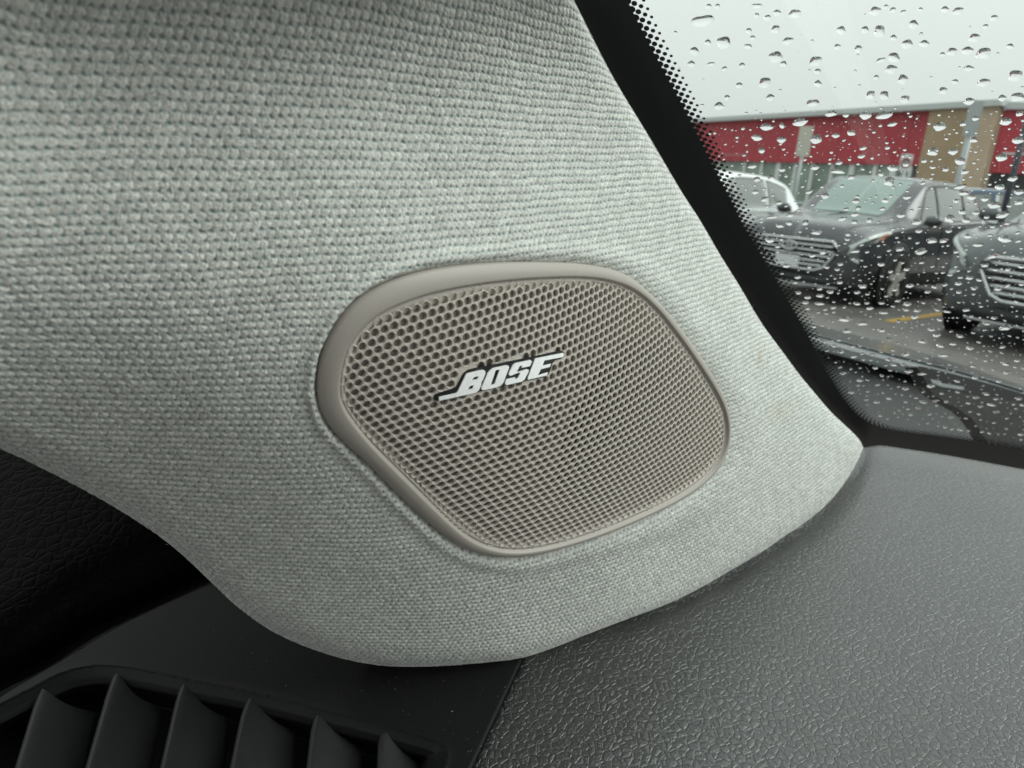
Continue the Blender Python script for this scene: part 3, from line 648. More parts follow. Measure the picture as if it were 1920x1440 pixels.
x, y = Pd[..., 0], Pd[..., 1]
dT = dist_poly(etop, x, y, False)[0]
# rounded top edge and a soft dip where the pillar presses in
e = np.clip((34-dT)/34, 0, .97); pos = dash(x, y)
zloc = np.linalg.norm(pos-CAM, axis=-1)
drop_ = 34*(1-np.sqrt(1-e*e))/FPX*zloc*1.2
dTr = dist_poly(resample(E_bot[E_bot[:, 0] > 960], 60), x, y, False)[0]
pos = pos+DN*(-.0032*np.exp(-(dTr/22)**2)*(lambda q: q*q*(3-2*q))(np.clip((x-1040)/260, 0, 1)))[..., None]+ray(x, y)*drop_[..., None]
pos[..., 2] += .0012*np.sin(x*.006+1)*np.cos(y*.005)
V3 = pos.reshape(-1, 3); g = np.arange(260*200).reshape(260, 200); F = grid_faces(260, 200)
idx = g[:, 0]; q1 = V3[idx]+(V3[idx]-CAM)*.02-np.array([0, 0, .05]); 
F = np.vstack([F, np.stack([idx[:-1], idx[1:], len(V3)+np.arange(1, 260), len(V3)+np.arange(0, 259)], 1)])
mesh('dashboard', np.vstack([V3, q1]), F, M_leather, None, label='black grained leather dashboard top below the speaker and windshield', cat='dashboard')

# ------------------------------------------------------------------ vent panel with blades
RO = smoothc([(-200, 1420), (-60, 1350), (40, 1300), (110, 1262), (165, 1249), (215, 1249), (280, 1259), (360, 1277), (480, 1299), (600, 1330), (700, 1355), (790, 1381), (826, 1392), (838, 1410), (832, 1440), (810, 1500), (780, 1620), (-200, 1620)], 2, True)
ptop = smoothc([(-100, 1380), (0, 1306), (110, 1243), (220, 1176), (300, 1138), (420, 1085), (560, 1150), (680, 1195), (800, 1215), (985, 1228)], 1)
Pp = coons(ptop, [(-100, 1620), (820, 1620)], [(-100, 1380), (-100, 1620)], [(985, 1228), (885, 1440), (820, 1620)], 300, 240)
x, y = Pp[..., 0], Pp[..., 1]
VN = DN
V0 = dash(np.array([960.]), np.array([1290.]))[0]+DN*.0035
def vent(x, y, off_=0.):
    x = np.asarray(x, float); y = np.asarray(y, float)
    d = ray(x, y); t = ((V0-CAM)@VN)/(d@VN); return CAM+d*(t+np.asarray(off_))[..., None]
dR_ = dist_poly(RO, x, y)[0]; ir = inside(RO, x, y)
rec = np.where(ir, np.interp(dR_, [0, 6, 20, 34, 44, 60], [0, .0004, .0020, .0048, .012, .022]), 0)
lip = np.where(ir, 0, -.0006*np.exp(-(dR_/8)**2))
right = 985+(y-1228)*(-100/212.)
edge_r = np.clip((6-(right-x))/6, 0, 1)**2*.002
pos = vent(x, y, rec+lip+edge_r)
V3 = pos.reshape(-1, 3); g = np.arange(300*240).reshape(300, 240); F = grid_faces(300, 240); idx = g[-1]
q1 = V3[idx]-DN*.006; F = np.vstack([F, np.stack([idx[:-1], idx[1:], len(V3)+np.arange(1, 240), len(V3)+np.arange(0, 239)], 1)])
vp = empty('side_vent', vent(500., 1400., .02), label='matte black plastic side air vent with angled blades at the bottom left', cat='air vent')
mesh('vent_panel', np.vstack([V3, q1]), F, M_black, vp)
FINS = [
 ([(80,1291),(86,1292),(103,1306),(125,1320),(150,1329),(183,1336)], (172,1392), (140,1620), (66,1330), (-20,1620)),
 ([(219,1262),(225,1264),(240,1286),(256,1304),(272,1314),(305,1328)], (303,1350), (250,1620), (205,1300), (115,1620)),
 ([(345,1281),(351,1283),(366,1303),(382,1322),(402,1335),(432,1348)], (430,1370), (400,1620), (333,1320), (265,1620)),
 ([(470,1307),(476,1308),(491,1330),(508,1347),(530,1361),(556,1374)], (555,1395), (545,1620), (456,1345), (400,1620)),
 ([(597,1339),(603,1341),(618,1360),(634,1376),(655,1389),(681,1402)], (681,1420), (681,1620), (588,1370), (560,1620)),
 ([(722,1367),(728,1368),(742,1386),(757,1400),(774,1413),(793,1430)], (800,1450), (812,1620), (714,1395), (706,1620))]
for crest, r1, r2, l1, l2 in FINS:
    # sections from crest downwards: left (raised) edge to right (sunk) edge
    C = resample(smoothc(crest, 1), 12); rows = []
    nr_ = 16
    for k in range(nr_+1):
        t = k/nr_
        Lp = resample([crest[0], l1, l2], 60)[int(t*59)]; Rp = resample([crest[-1], r1, r2], 60)[int(t*59)]
        s = (C-C[0])/(np.linalg.norm(C[-1]-C[0]))
        base = C-C[0]; v0 = C[-1]-C[0]; v1 = Rp-Lp
        # shear the crest shape to the current chord; flatten it with depth
        sc = np.linspace(0, 1, 12)[:, None]
        bend = (base-sc*v0)*(1-t)**1.5; rows.append(Lp+sc*v1+bend)
    G = np.array(rows); X, Y = G[..., 0], G[..., 1]; sfr = np.linspace(0, 1, 12)[None]
    dd = .0006+.0125*sfr**1.25+.0*X
    front = vent(X, Y, dd); back = front+(front-CAM)*.001+ray(X, Y)*.0016+cr*(-.0011)*1.0
    n1, n2 = X.shape; V = np.vstack([front.reshape(-1, 3), back.reshape(-1, 3)]); f1 = grid_faces(n1, n2); N0 = n1*n2
    gg = np.arange(N0).reshape(n1, n2); rim = np.r_[gg[0, :], gg[1:, -1], gg[-1, -2::-1], gg[-2:0:-1, 0]]; r2_ = np.roll(rim, -1)
    F = np.vstack([f1, f1[:, ::-1]+N0, np.stack([rim, rim+N0, r2_+N0, r2_], 1)])
    o = mesh('blade', V, F, M_blade, vp, smooth=True); orient(o.data)
    md = o.modifiers.new('bevel', 'BEVEL'); md.width = .00035; md.segments = 2; md.limit_method = 'ANGLE'; md.angle_limit = R(50); md.harden_normals = False

# ------------------------------------------------------------------ door side: black padded leather roll in the dark corner
pe = np.array([(-160, 1400), (-60, 1335), (0, 1296), (60, 1268), (110, 1240), (160, 1205), (220, 1172), (290, 1140), (380, 1100), (470, 1060)], float)
n1, n2 = 120, 60
c = resample(smoothc(pe, 2), n1); tt = np.linspace(0, 1, n2)
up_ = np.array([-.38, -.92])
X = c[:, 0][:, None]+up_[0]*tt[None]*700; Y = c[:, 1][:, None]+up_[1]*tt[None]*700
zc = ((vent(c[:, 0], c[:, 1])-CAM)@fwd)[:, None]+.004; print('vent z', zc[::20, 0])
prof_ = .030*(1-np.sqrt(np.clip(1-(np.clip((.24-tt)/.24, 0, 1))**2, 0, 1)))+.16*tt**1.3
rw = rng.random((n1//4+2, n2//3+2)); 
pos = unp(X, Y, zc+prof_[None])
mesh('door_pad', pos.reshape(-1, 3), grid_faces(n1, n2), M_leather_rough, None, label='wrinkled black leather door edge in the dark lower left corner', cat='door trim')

# ------------------------------------------------------------------ rest of the cabin shell (roof lining, door, floor)
def quad(name, pts, m, **k): return mesh(name, pts, [tuple(range(len(pts)))], m, None, smooth=False, **k)
def car(a, l, z): return np.array([0, 0, 0.])+CARF*a+CARL*l+np.array([0, 0, z])
# windshield header point (top of the glass)
top = from_st(np.array([(0, .78)]))[0]; ta = top@CARF; tz = top[2]
print('header', ta, tz, 'base', GB@CARF, GB[2], 'lat', GB@CARL)

# dust on the dark plastics
def dust(name, fn, n_, poly, parent, sd, sz):
    r_ = np.random.default_rng(sd); V, F = [], []
    while len(V) < n_:
        x, y = r_.uniform(poly[:, 0].min(), poly[:, 0].max()), r_.uniform(poly[:, 1].min(), poly[:, 1].max())
        if not inside(poly, np.array(x), np.array(y)): continue
        p = fn(np.array([x]), np.array([y]))[0]+np.array([0, 0, .0001]); r0 = sz*r_.lognormal(0, .5); b = len(V)*4; q = r_.normal(0, 1, (4, 3)); q /= np.linalg.norm(q, axis=1, keepdims=True)
        V.append(p+q*r0*np.array([1, 1, .5])); F += [(b, b+1, b+2), (b, b+2, b+3), (b, b+3, b+1), (b+1, b+3, b+2)]
    mesh(name, np.vstack(V), np.array(F), M_dust, parent, smooth=False, kind='stuff')
M_dust = mat('dust', (.42, .41, .38), .9)
dust('dust', vent, 130, np.array([(350, 1170), (620, 1235), (820, 1255), (980, 1240), (890, 1430), (830, 1370), (560, 1310)]), vp, 3, .00011)
dash_o = bpy.data.objects['dashboard']
dust('dust', dash, 160, np.array([(1000, 1250), (1560, 980), (1640, 860), (1910, 900), (1910, 1430), (900, 1430)]), dash_o, 4, .00010)
LL, LR = -.42, 1.15
def shell(name, quads, m, **k):
    V, F = [], []
    for q in quads: F.append(tuple(range(len(V), len(V)+len(q)))); V += [car(*p) for p in q]
    return mesh(name, V, F, m, None, smooth=False, **k)
M_trimd = mat('dark trim', (.03, .03, .032), .6); M_seat = mat('grey seat cloth', (.36, .36, .34), .9)
shell('headliner', [[(ta, LL, tz), (ta, LR, tz), (-.5, LR, tz+.06), (-.5, LL, tz+.06)], [(-.5, LL, tz+.06), (-.5, LR, tz+.06), (-1.9, LR, tz), (-1.9, LL, tz)],
    [(ta, LL, tz+.03), (-.5, LL, tz+.09), (-.5, LR, tz+.09), (ta, LR, tz+.03)], [(ta, LL, tz), (ta, LL, tz+.03), (ta, LR, tz+.03), (ta, LR, tz)]],
    M_lining, label='pale roof lining above the windshield', cat='roof lining')
shell('door_panel', [[(-1.3, LL, .3), (.55, LL, .3), (.55, LL, 1.0), (-1.3, LL, 1.0)], [(-1.3, LL-.06, 1.0), (-1.3, LL, 1.0), (.55, LL, 1.0), (.55, LL-.06, 1.0)]],
    M_trimd, label='dark lower door panel left of the driver', cat='door panel')
shell('door_panel', [[(-1.9, LR, .3), (.55, LR, .3), (.55, LR, 1.0), (-1.9, LR, 1.0)], [(-1.9, LR, 1.0), (.55, LR, 1.0), (.55, LR+.06, 1.0), (-1.9, LR+.06, 1.0)]],
    M_trimd, label='dark lower door panel on the passenger side', cat='door panel')
shell('rear_bulkhead', [[(-1.9, LL, .3), (-1.9, LR, .3), (-1.9, LR, 1.15), (-1.9, LL, 1.15)], [(-1.2, LL-.01, 1.), (-1.0, LL-.01, 1.), (-1.0, LL-.01, tz+.03), (-1.2, LL-.01, tz+.03)], [(-1.9, LL, .7), (-1.9, LL, tz), (-1.3, LL, tz), (-1.3, LL, .7)]],
    M_seat, label='grey rear seats and pillars at the back of the cabin', cat='cabin wall')
def seat(l0, lab):
    t = empty('front_chair', car(-.75, l0, .3), label=lab, cat='seat'); M_s = M_seat
    for nm, cx, cz, sx_, sy_, sz_ in (('seat_cushion', -.45, .42, .52, .52, .18), ('backrest', -.78, .78, .16, .52, .72), ('headrest', -.82, 1.26, .12, .28, .20)):
        v = car(cx, l0, cz); bm = bmesh.new(); bmesh.ops.create_cube(bm, size=1); bmesh.ops.scale(bm, vec=(sy_, sx_, sz_), verts=bm.verts)
        bmesh.ops.bevel(bm, geom=bm.edges[:], offset=.045, segments=3, affect='EDGES'); bmesh.ops.rotate(bm, cent=(0, 0, 0), matrix=Matrix.Rotation(-ALF, 3, 'Z'), verts=bm.verts)
        V = np.array([w.co[:] for w in bm.verts])+v; F = [[q.index for q in f.verts] for f in bm.faces]; bm.free(); mesh(nm, V, F, M_s, t)
seat(.05, 'grey driver seat behind the camera'); seat(.80, 'grey passenger seat beside the driver seat')
shell('cabin_floor', [[(-1.9, LL, .3), (-1.9, LR, .3), (.6, LR, .3), (.6, LL, .3)], [(.6, LL, .3), (.6, LR, .3), (.6, LR, .9), (.6, LL, .9)]],
    M_trimd, label='dark carpeted cabin floor and firewall below the dashboard', cat='car floor')

# ------------------------------------------------------------------ own car outside the glass
M_hood = noisy(mat('blue grey paint', (.05, .063, .066), .32, metal=.2, Coat_Weight=.6, Coat_Roughness=.05), 30, .08, .25, .002)
M_cowl = noisy(mat('cowl plastic', (.028, .03, .03), .6), 300, .2, .4, .0006)
M_wip = noisy(mat('wiper plastic', (.006, .0065, .007), .6), 300, .2, .2, .0005)
ht = smoothc([(1440, 606), (1520, 626), (1600, 646), (1700, 672), (1800, 696), (1920, 733), (2100, 790)], 2)
hb = ht+np.array([0, 1])*np.interp(np.arange(len(ht)), [0, len(ht)-1], [13, 19])[:, None]
ht, hb = resample(ht, 120), resample(hb, 120)
zt = np.linspace(1.25, .85, 120)
rows = []
for t in np.linspace(0, 1, 18):
    P = ht+(hb-ht)*t; rows.append(unp(P[:, 0], P[:, 1], zt*(1-.12*t+.05*math.sin(t*3.1)))+np.array([0, 0, .004*math.sin(t*6)]))
far_ = rows[0]+np.array([.25, .7, -.09]); rows = [far_]+rows+[rows[-1]+np.array([0, -.002, -.008])]
hd = empty('car_hood', (rows[1][60]), label='wet blue-grey hood edge of the own car seen through the lower windshield', cat='hood')
mesh('hood_panel', np.stack(rows, 1).reshape(-1, 3), grid_faces(120, len(rows)), M_hood, hd)
cw = empty('cowl', unp(1700., 760., .8), label='dark plastic cowl with a black wiper cover below the windshield', cat='cowl')
a = hb; bq = resample([(1440, 800), (1600, 830), (1800, 880), (2100, 960)], 120)
mesh('cowl_panel', np.stack([unp(*(a+(bq-a)*t-[0, 3]).T, zt*.93*(1-.22*t)) for t in np.linspace(0, 1, 12)], 1).reshape(-1, 3), grid_faces(120, 12), M_cowl, cw)
wc = smoothc([(1712, 682), (1728, 700), (1738, 722), (1752, 742), (1790, 762), (1822, 783), (1842, 812), (1862, 850), (1990, 900), (2100, 960), (2100, 800), (1920, 738), (1800, 704)], 2, True)
P, T = tess([wc]); n = len(P)
V = np.vstack([unp(P[:, 0], P[:, 1], .66+.00004*(P[:, 0]-1700)), unp(P[:, 0], P[:, 1], .66+.00004*(P[:, 0]-1700))+fwd*.02])
mesh('wiper_cover', V, list(T)+[(i, (i+1) % n, n+(i+1) % n, n+i) for i in range(n)], M_wip, cw, smooth=False)
P, T = tess([[(1745, 711), (1762, 714), (1768, 719), (1808, 725), (1806, 731), (1765, 725), (1748, 718)]]); n = len(P)
V = np.vstack([unp(P[:, 0], P[:, 1], .64), unp(P[:, 0], P[:, 1], .65)])
mesh('wiper_clip', V, list(T)+[(i, (i+1) % n, n+(i+1) % n, n+i) for i in range(n)], mat('clip', (.3, .32, .32), .4), cw, smooth=False)

# ------------------------------------------------------------------ parking lot
def asphalt():
    m = noisy(mat('wet asphalt', (.155, .145, .135), .42, spec=.5), 1.3, .18, rvar=.16); b = m.node_tree.nodes['Principled BSDF']
    tc = N(m, 'ShaderNodeTexCoord'); n2 = N(m, 'ShaderNodeTexNoise'); n2.inputs['Scale'].default_value = 90; n2.inputs['Detail'].default_value = 4
    L(m, tc.outputs['Object'], n2.inputs['Vector']); bp = N(m, 'ShaderNodeBump'); bp.inputs['Strength'].default_value = .4; bp.inputs['Distance'].default_value = .01
    L(m, n2.outputs[0], bp.inputs['Height']); L(m, bp.outputs[0], b.inputs['Normal']); return m
M_asph = asphalt()
mesh('parking_lot', [(-300, -300, 0), (300, -300, 0), (300, 300, 0), (-300, 300, 0)], [(0, 1, 2, 3)], M_asph, None, smooth=False, kind='structure', local=True)
M_yel = noisy(mat('yellow line paint', (.62, .38, .06), .5), 12, .2)
p0, p1 = gp(1665., 603.), gp(1770., 588.); dl = (p1-p0)/np.linalg.norm(p1-p0); nl = np.array([-dl[1], dl[0], 0])
def stripe(p, q, w): return mesh('painted_line', [p-nl*w+[0, 0, .004], q-nl*w+[0, 0, .004], q+nl*w+[0, 0, .004], p+nl*w+[0, 0, .004]], [(0, 1, 2, 3)], M_yel, None, smooth=False, kind='structure')
stripe(p0, p0+dl*5., .055)
HD = math.atan2(-dl[1], -dl[0])          # heading of the parked cars (front towards the camera)
rowv = np.array([-math.sin(HD), math.cos(HD), 0]); rowv = rowv if rowv[0] > 0 else -rowv
stripe(p0-rowv*2.8, p0-rowv*2.8+dl*5., .055)

def dirh(x, y): d = ray(np.array([float(x)]), np.array([float(y)]))[0]; return d/np.hypot(d[0], d[1])
HY = lambda x: 396+.0893*(x-1665)
# ------------------------------------------------------------------ cars
ST = [  # x, floor z, half width, belt z, greenhouse base y, roof side (y,z), roof centre z
 (2.26, .42, .56, .60, .50, (.40, .66), .67), (2.22, .30, .74, .74, .66, (.50, .80), .82), (2.10, .24, .86, .84, .76, (.55, .92), .945),
 (1.85, .22, .90, .90, .80, (.58, .985), 1.01), (1.4, .22, .925, .96, .82, (.60, 1.03), 1.06), (1.02, .22, .93, 1.00, .83, (.66, 1.085), 1.12),
 (.62, .22, .93, 1.02, .84, (.66, 1.34), 1.38), (.22, .22, .93, 1.03, .85, (.64, 1.56), 1.60), (-.3, .22, .93, 1.04, .85, (.64, 1.61), 1.655), (-1.0, .22, .93, 1.06, .85, (.63, 1.60), 1.65),
 (-1.6, .24, .93, 1.08, .84, (.60, 1.54), 1.60), (-1.95, .28, .91, 1.09, .82, (.57, 1.44), 1.50), (-2.14, .34, .89, 1.08, .78, (.58, 1.18), 1.22), (-2.26, .40, .84, .98, .70, (.56, 1.02), 1.04), (-2.30, .50, .76, .80, .60, (.50, .84), .85)]
def cr_spl(P, k):   # catmull-rom densify
    P = np.asarray(P, float); n = len(P); out = []
    for i in range(n-1):
        a, b, c, d = P[max(i-1, 0)], P[i], P[i+1], P[min(i+2, n-1)]
        for j in range(k):
            t = j/k; m1 = (c-a)*.5*.8; m2 = (d-b)*.5*.8
            out.append((2*t**3-3*t*t+1)*b+(t**3-2*t*t+t)*m1+(-2*t**3+3*t*t)*c+(t**3-t*t)*m2)
    out.append(P[-1]); return np.array(out)
def profile(s):
    x, f, w, bz, gy, (ry, rz), cz = s
    return [(x, 0, f), (x, w*.8, f), (x, w*.97, f+.08), (x, w, f+.28), (x, w*1.0, (f+bz)*.5+.08), (x, w*.975, bz-.07), (x, (w*.94+gy*.06), bz), (x, gy, bz+.012), (x, lerp(gy, ry, .5)+.015, lerp(bz, rz, .5)), (x, ry+.02, rz-.02), (x, ry-.06, rz+.01), (x, ry*.5, lerp(rz, cz, .8)), (x, 0, cz)]
PR = np.array([profile(s) for s in ST]); KS = 6
PRD = cr_spl(PR, KS)                      # (stations, 13, 3)
PRD = np.stack([cr_spl(PRD[i], 3) for i in range(len(PRD))])
NI, NJ = PRD.shape[:2]
def surf(i, j, side=1, off_=0.):
    i = np.clip(np.asarray(i, float)*KS, 0, NI-1.001); j = np.clip(np.asarray(j, float)*3, 0, NJ-1.001)
    a, b = i.astype(int), j.astype(int); fi, fj = (i-a)[..., None], (j-b)[..., None]
    p = PRD[a, b]*(1-fi)*(1-fj)+PRD[a+1, b]*fi*(1-fj)+PRD[a, b+1]*(1-fi)*fj+PRD[a+1, b+1]*fi*fj
    du = PRD[a+1, b]-PRD[a, b]; dv = PRD[a, b+1]-PRD[a, b]; n = np.cross(dv, du); n /= np.linalg.norm(n, axis=-1, keepdims=True)+1e-9
    n = n*np.where(n[..., 1:2]*1+n[..., 2:3]*.6+n[..., 0:1]*.3 < 0, -1, 1)
    p = p+n*off_; p = p.copy(); p[..., 1] *= side; return p
def patch(name, corners, m, parent, side=1, off_=.008, n=(14, 10), **k):
    """corners: four (station, profile) points in order; bilinear patch laid on the body with thickness"""
    c = np.array(corners, float); s = np.linspace(0, 1, n[0])[:, None, None]; t = np.linspace(0, 1, n[1])[None, :, None]
    Q = (1-s)*(1-t)*c[0]+s*(1-t)*c[1]+s*t*c[2]+(1-s)*t*c[3]
    A = surf(Q[..., 0], Q[..., 1], side, off_); B = surf(Q[..., 0], Q[..., 1], side, -.004)
    f = grid_faces(*n); N0 = n[0]*n[1]; gg = np.arange(N0).reshape(n); rim = np.r_[gg[0, :], gg[1:, -1], gg[-1, -2::-1], gg[-2:0:-1, 0]]; r2_ = np.roll(rim, -1)
    return mesh(name, np.vstack([A.reshape(-1, 3), B.reshape(-1, 3)]), np.vstack([f, np.stack([rim, rim+N0, r2_+N0, r2_], 1)]), m, parent, local=True, **k)
def lathe(profile_, n=36, axis=1, c=(0, 0, 0)):
    P = np.array(profile_, float); th = np.linspace(0, 2*np.pi, n, endpoint=False)
    V = np.stack([np.stack([P[:, 1]*math.cos(t), P[:, 0], P[:, 1]*math.sin(t)], 1) for t in th]); return V.reshape(-1, 3)+np.array(c), grid_faces(n, len(P), True)
def box(c, s, rz=0):
    v = np.array([(x, y, z) for x in (-.5, .5) for y in (-.5, .5) for z in (-.5, .5)])*np.array(s); cc, ss = math.cos(rz), math.sin(rz)
    v = np.stack([v[:, 0]*cc-v[:, 1]*ss, v[:, 0]*ss+v[:, 1]*cc, v[:, 2]], 1)+np.array(c)
    return v, [(0, 1, 3, 2), (4, 6, 7, 5), (0, 4, 5, 1), (2, 3, 7, 6), (0, 2, 6, 4), (1, 5, 7, 3)]
def boxes(L_):
    V, F = [], []
    for b_ in L_:
        v, f = box(*b_); F += [tuple(i+sum(len(q) for q in V) for i in t) for t in f]; V.append(v)
    return np.vstack(V), F
M_tyre = mat('tyre rubber', (.018, .018, .018), .8); M_rim = noisy(mat('alloy rim', (.72, .71, .66), .35, metal=.3), 8, .1)
M_cglass = mat('car glass', (.19, .265, .24), .06, spec=.8); M_side = mat('side window glass', (.19, .205, .195), .08, spec=.8)
M_chrome = mat('chrome', (.62, .64, .64), .18, metal=.9); M_clad = mat('black cladding', (.022, .025, .025), .6); M_lamp = mat('lamp lens', (.55, .60, .58), .12, spec=.8)
M_lampd = mat('lamp inner', (.10, .11, .11), .2); M_orange = mat('orange marker', (.62, .26, .16), .3); M_plate = mat('licence plate', (.6, .62, .62), .5); M_grd = mat('grille dark', (.02, .024, .024), .5)
def tube(P, r, n=8):
    P = np.array(P, float); T = np.gradient(P, axis=0); T /= np.linalg.norm(T, axis=1, keepdims=True); up = np.array([.1, .2, .97])
    A = np.cross(T, up); A /= np.linalg.norm(A, axis=1, keepdims=True); B = np.cross(T, A); th = np.arange(n)*2*np.pi/n
    V = P[:, None]+r*(A[:, None]*np.cos(th)[None, :, None]+B[:, None]*np.sin(th)[None, :, None]); F = grid_faces(len(P), n)
    F = []
    for i in range(len(P)-1):
        for j in range(n): F.append((i*n+j, i*n+(j+1) % n, (i+1)*n+(j+1) % n, (i+1)*n+j))
    F += [tuple(range(n))[::-1], tuple((len(P)-1)*n+k for k in range(n))]
    return V.reshape(-1, 3), F
def make_car(name, paint, label, loc, rz, scale=1.):
    t = empty(name, loc, rz, label=label, cat='car', group='cars parked in the lot'); t.scale = (scale,)*3
    full = np.concatenate([PRD, PRD[:, ::-1]*np.array([1, -1, 1])], 1)
    V = full.reshape(-1, 3); F = grid_faces(NI, NJ*2)
    cap = [tuple(range(NJ*2)), tuple((NI-1)*NJ*2+k for k in range(NJ*2))[::-1]]
    F = [tuple(f) for f in F]+cap; mesh('body', V, F, paint, t, local=True)
    patch('windshield', [(4.9, 10.55), (7.0, 10.35), (7.0, 12), (4.9, 12)], M_cglass, t, 1, .006); patch('windshield', [(4.9, 10.55), (7.0, 10.35), (7.0, 12), (4.9, 12)], M_cglass, t, -1, .006)
    for s in (1, -1):
        patch('side_window', [(5.9, 7.3), (7.25, 7.2), (7.25, 8.85), (6.75, 8.9)], M_side, t, s, .008)
        patch('side_window', [(7.32, 7.2), (8.75, 7.25), (8.75, 8.85), (7.32, 8.85)], M_side, t, s, .008)
        patch('side_window', [(8.85, 7.25), (9.9, 7.55), (10.1, 8.6), (8.85, 8.85)], M_side, t, s, .008)
        patch('window_trim', [(5.8, 6.9), (10.2, 7.1), (10.2, 7.3), (5.8, 7.05)], M_chrome, t, s, .014, (24, 3))
        for st_ in (6.0, 7.28, 8.9): patch('door_seam', [(st_, 2.9), (st_+.03, 2.9), (st_+.03, 7.0), (st_, 7.0)], M_clad, t, s, .004, (2, 16))
        patch('hood_seam', [(2.2, 9.1), (5.0, 8.6), (5.0, 8.75), (2.2, 9.25)], M_clad, t, s, .003, (16, 2))
        patch('door_handle', [(7.0, 5.6), (7.25, 5.6), (7.25, 5.75), (7.0, 5.75)], paint, t, s, .03, (4, 3))
        patch('door_handle', [(8.7, 5.6), (8.95, 5.6), (8.95, 5.75), (8.7, 5.75)], paint, t, s, .03, (4, 3))
        patch('sill_cladding', [(2.2, 1.2), (12, 1.2), (12, 2.7), (2.2, 2.6)], M_clad, t, s, .012, (40, 5))
        h = patch('headlight', [(0.75, 4.9), (3.1, 5.0), (3.5, 6.15), (0.85, 6.35)], M_lamp, t, s, .012); 
        patch('lamp_inner', [(1.1, 5.0), (2.4, 5.1), (2.6, 5.75), (1.2, 5.8)], M_lampd, h, s, .018)
        patch('marker_lamp', [(2.7, 5.1), (3.1, 5.15), (3.3, 5.95), (2.9, 5.9)], M_orange, h, s, .02)
        patch('fog_lamp', [(.9, 3.0), (1.5, 3.0), (1.5, 3.7), (.9, 3.7)], M_lamp, t, s, .012, (5, 5))
        v, f = tube([(.78, s*.92, 1.06), (.80, s*1.0, 1.08)], .03); mesh('mirror', np.vstack([v]), f, paint, t, local=True)
        V_, F_ = lathe([(-.10, .01), (-.10, .07), (-.07, .105), (0, .12), (.07, .105), (.11, .05), (.115, .005)], 20); V_ = V_*np.array([.6, .9, .62]); mesh('mirror_housing', V_+np.array([.80, s*1.03, 1.09]), F_, paint, t, local=True)
        for wx in (1.36, -1.32):
            V_, F_ = lathe([(0, .38), (.012, .43), (.02, .44), (.03, .43), (.035, .36), (.03, .0)], 36, c=(0, 0, 0)); V_[:, 1] *= s; V_ = V_+np.array([wx, s*.905, .37]); mesh('wheel_arch', V_, F_, M_clad, t, local=True)
            w = empty('wheel', (wx, s*.86, .345)); w.parent = t
            V_, F_ = lathe([(-.11, .20), (-.11, .30), (-.09, .335), (-.04, .345), (.05, .345), (.09, .335), (.105, .30), (.10, .235)], 40); V_[:, 1] = V_[:, 1]*s; mesh('tyre', V_, F_, M_tyre, w, local=True)
            V_, F_ = lathe([(.10, .24), (.105, .225), (.04, .21), (.02, .05), (.02, .005)], 40); V_[:, 1] = V_[:, 1]*s; mesh('rim', V_, F_, M_grd, w, local=True)
            bx = []
            for q in range(5):
                an = q*2*np.pi/5+.3; cc_ = (math.cos(an)*.12, s*.092, math.sin(an)*.12)
                v, f = box((0, 0, 0), (.075, .03, .22)); ca, sa = math.cos(an-math.pi/2), math.sin(an-math.pi/2)
                v = np.stack([v[:, 0]*ca-v[:, 2]*sa, v[:, 1], v[:, 0]*sa+v[:, 2]*ca], 1)+np.array(cc_); bx.append((v, f))
            Vs, Fs, o_ = [], [], 0
            for v, f in bx: Vs.append(v); Fs += [tuple(i+o_ for i in g_) for g_ in f]; o_ += 8
            mesh('spokes', np.vstack(Vs), Fs, M_rim, w, local=True, smooth=False)
    # nose: grille, bars, emblem, bumper
    def nose(P, off_=.02):   # (y,z) on the nose surface -> x
        P = np.asarray(P, float); x = 2.285-.30*np.abs(P[:, 0])**2.2-.10*np.clip(P[:, 1]-.62, 0, 1)*4*.3-.25*np.clip(.34-P[:, 1], 0, 1); return np.stack([x+off_, P[:, 0], P[:, 1]], 1)
    hexg = [(-.50, .74), (.50, .76), (.57, .66), (.44, .44), (.34, .40), (-.34, .40), (-.44, .44), (-.58, .66)]
    gsub = subdiv(hexg, .05); P_, T_ = tess([gsub]); n_ = len(P_)
    gr = mesh('grille', np.vstack([nose(P_, .03), nose(P_, -.05)]), list(T_)+[(i, (i+1) % n_, n_+(i+1) % n_, n_+i) for i in range(n_)], M_grd, t, local=True, smooth=False)
    for z_ in (.695, .635, .575, .515, .46):
        hw = np.interp(z_, [.44, .66, .74], [.44, .57, .50])-.03; P_ = np.stack([np.linspace(-hw, hw, 15), np.full(15, z_)], 1); v, f = tube(nose(P_, .045), .013); mesh('grille_bar', v, f, M_chrome, gr, local=True)
    v, f = tube(nose(np.vstack([gsub, gsub[:1]]), .045), .016); mesh('grille_frame', v, f, M_chrome, gr, local=True)
    th_ = np.linspace(0, 2*np.pi, 25); v, f = tube(nose(np.stack([.095*np.cos(th_), .665+.052*np.sin(th_)], 1), .07), .010); em = mesh('emblem', v, f, M_chrome, gr, local=True)
    H_l = []
    for a_, b_ in (((-.045, .630), (-.025, .700)), ((.025, .630), (.045, .700)), ((-.036, .655), (.036, .675))): 
        v, f = tube(nose(np.linspace(a_, b_, 4), .07), .007); H_l.append((v, f))
    Vs, Fs, o_ = [], [], 0
    for v, f in H_l: Vs.append(v); Fs += [tuple(i+o_ for i in g_) for g_ in f]; o_ += len(v)
    mesh('emblem_letter', np.vstack(Vs), Fs, M_chrome, gr, local=True)
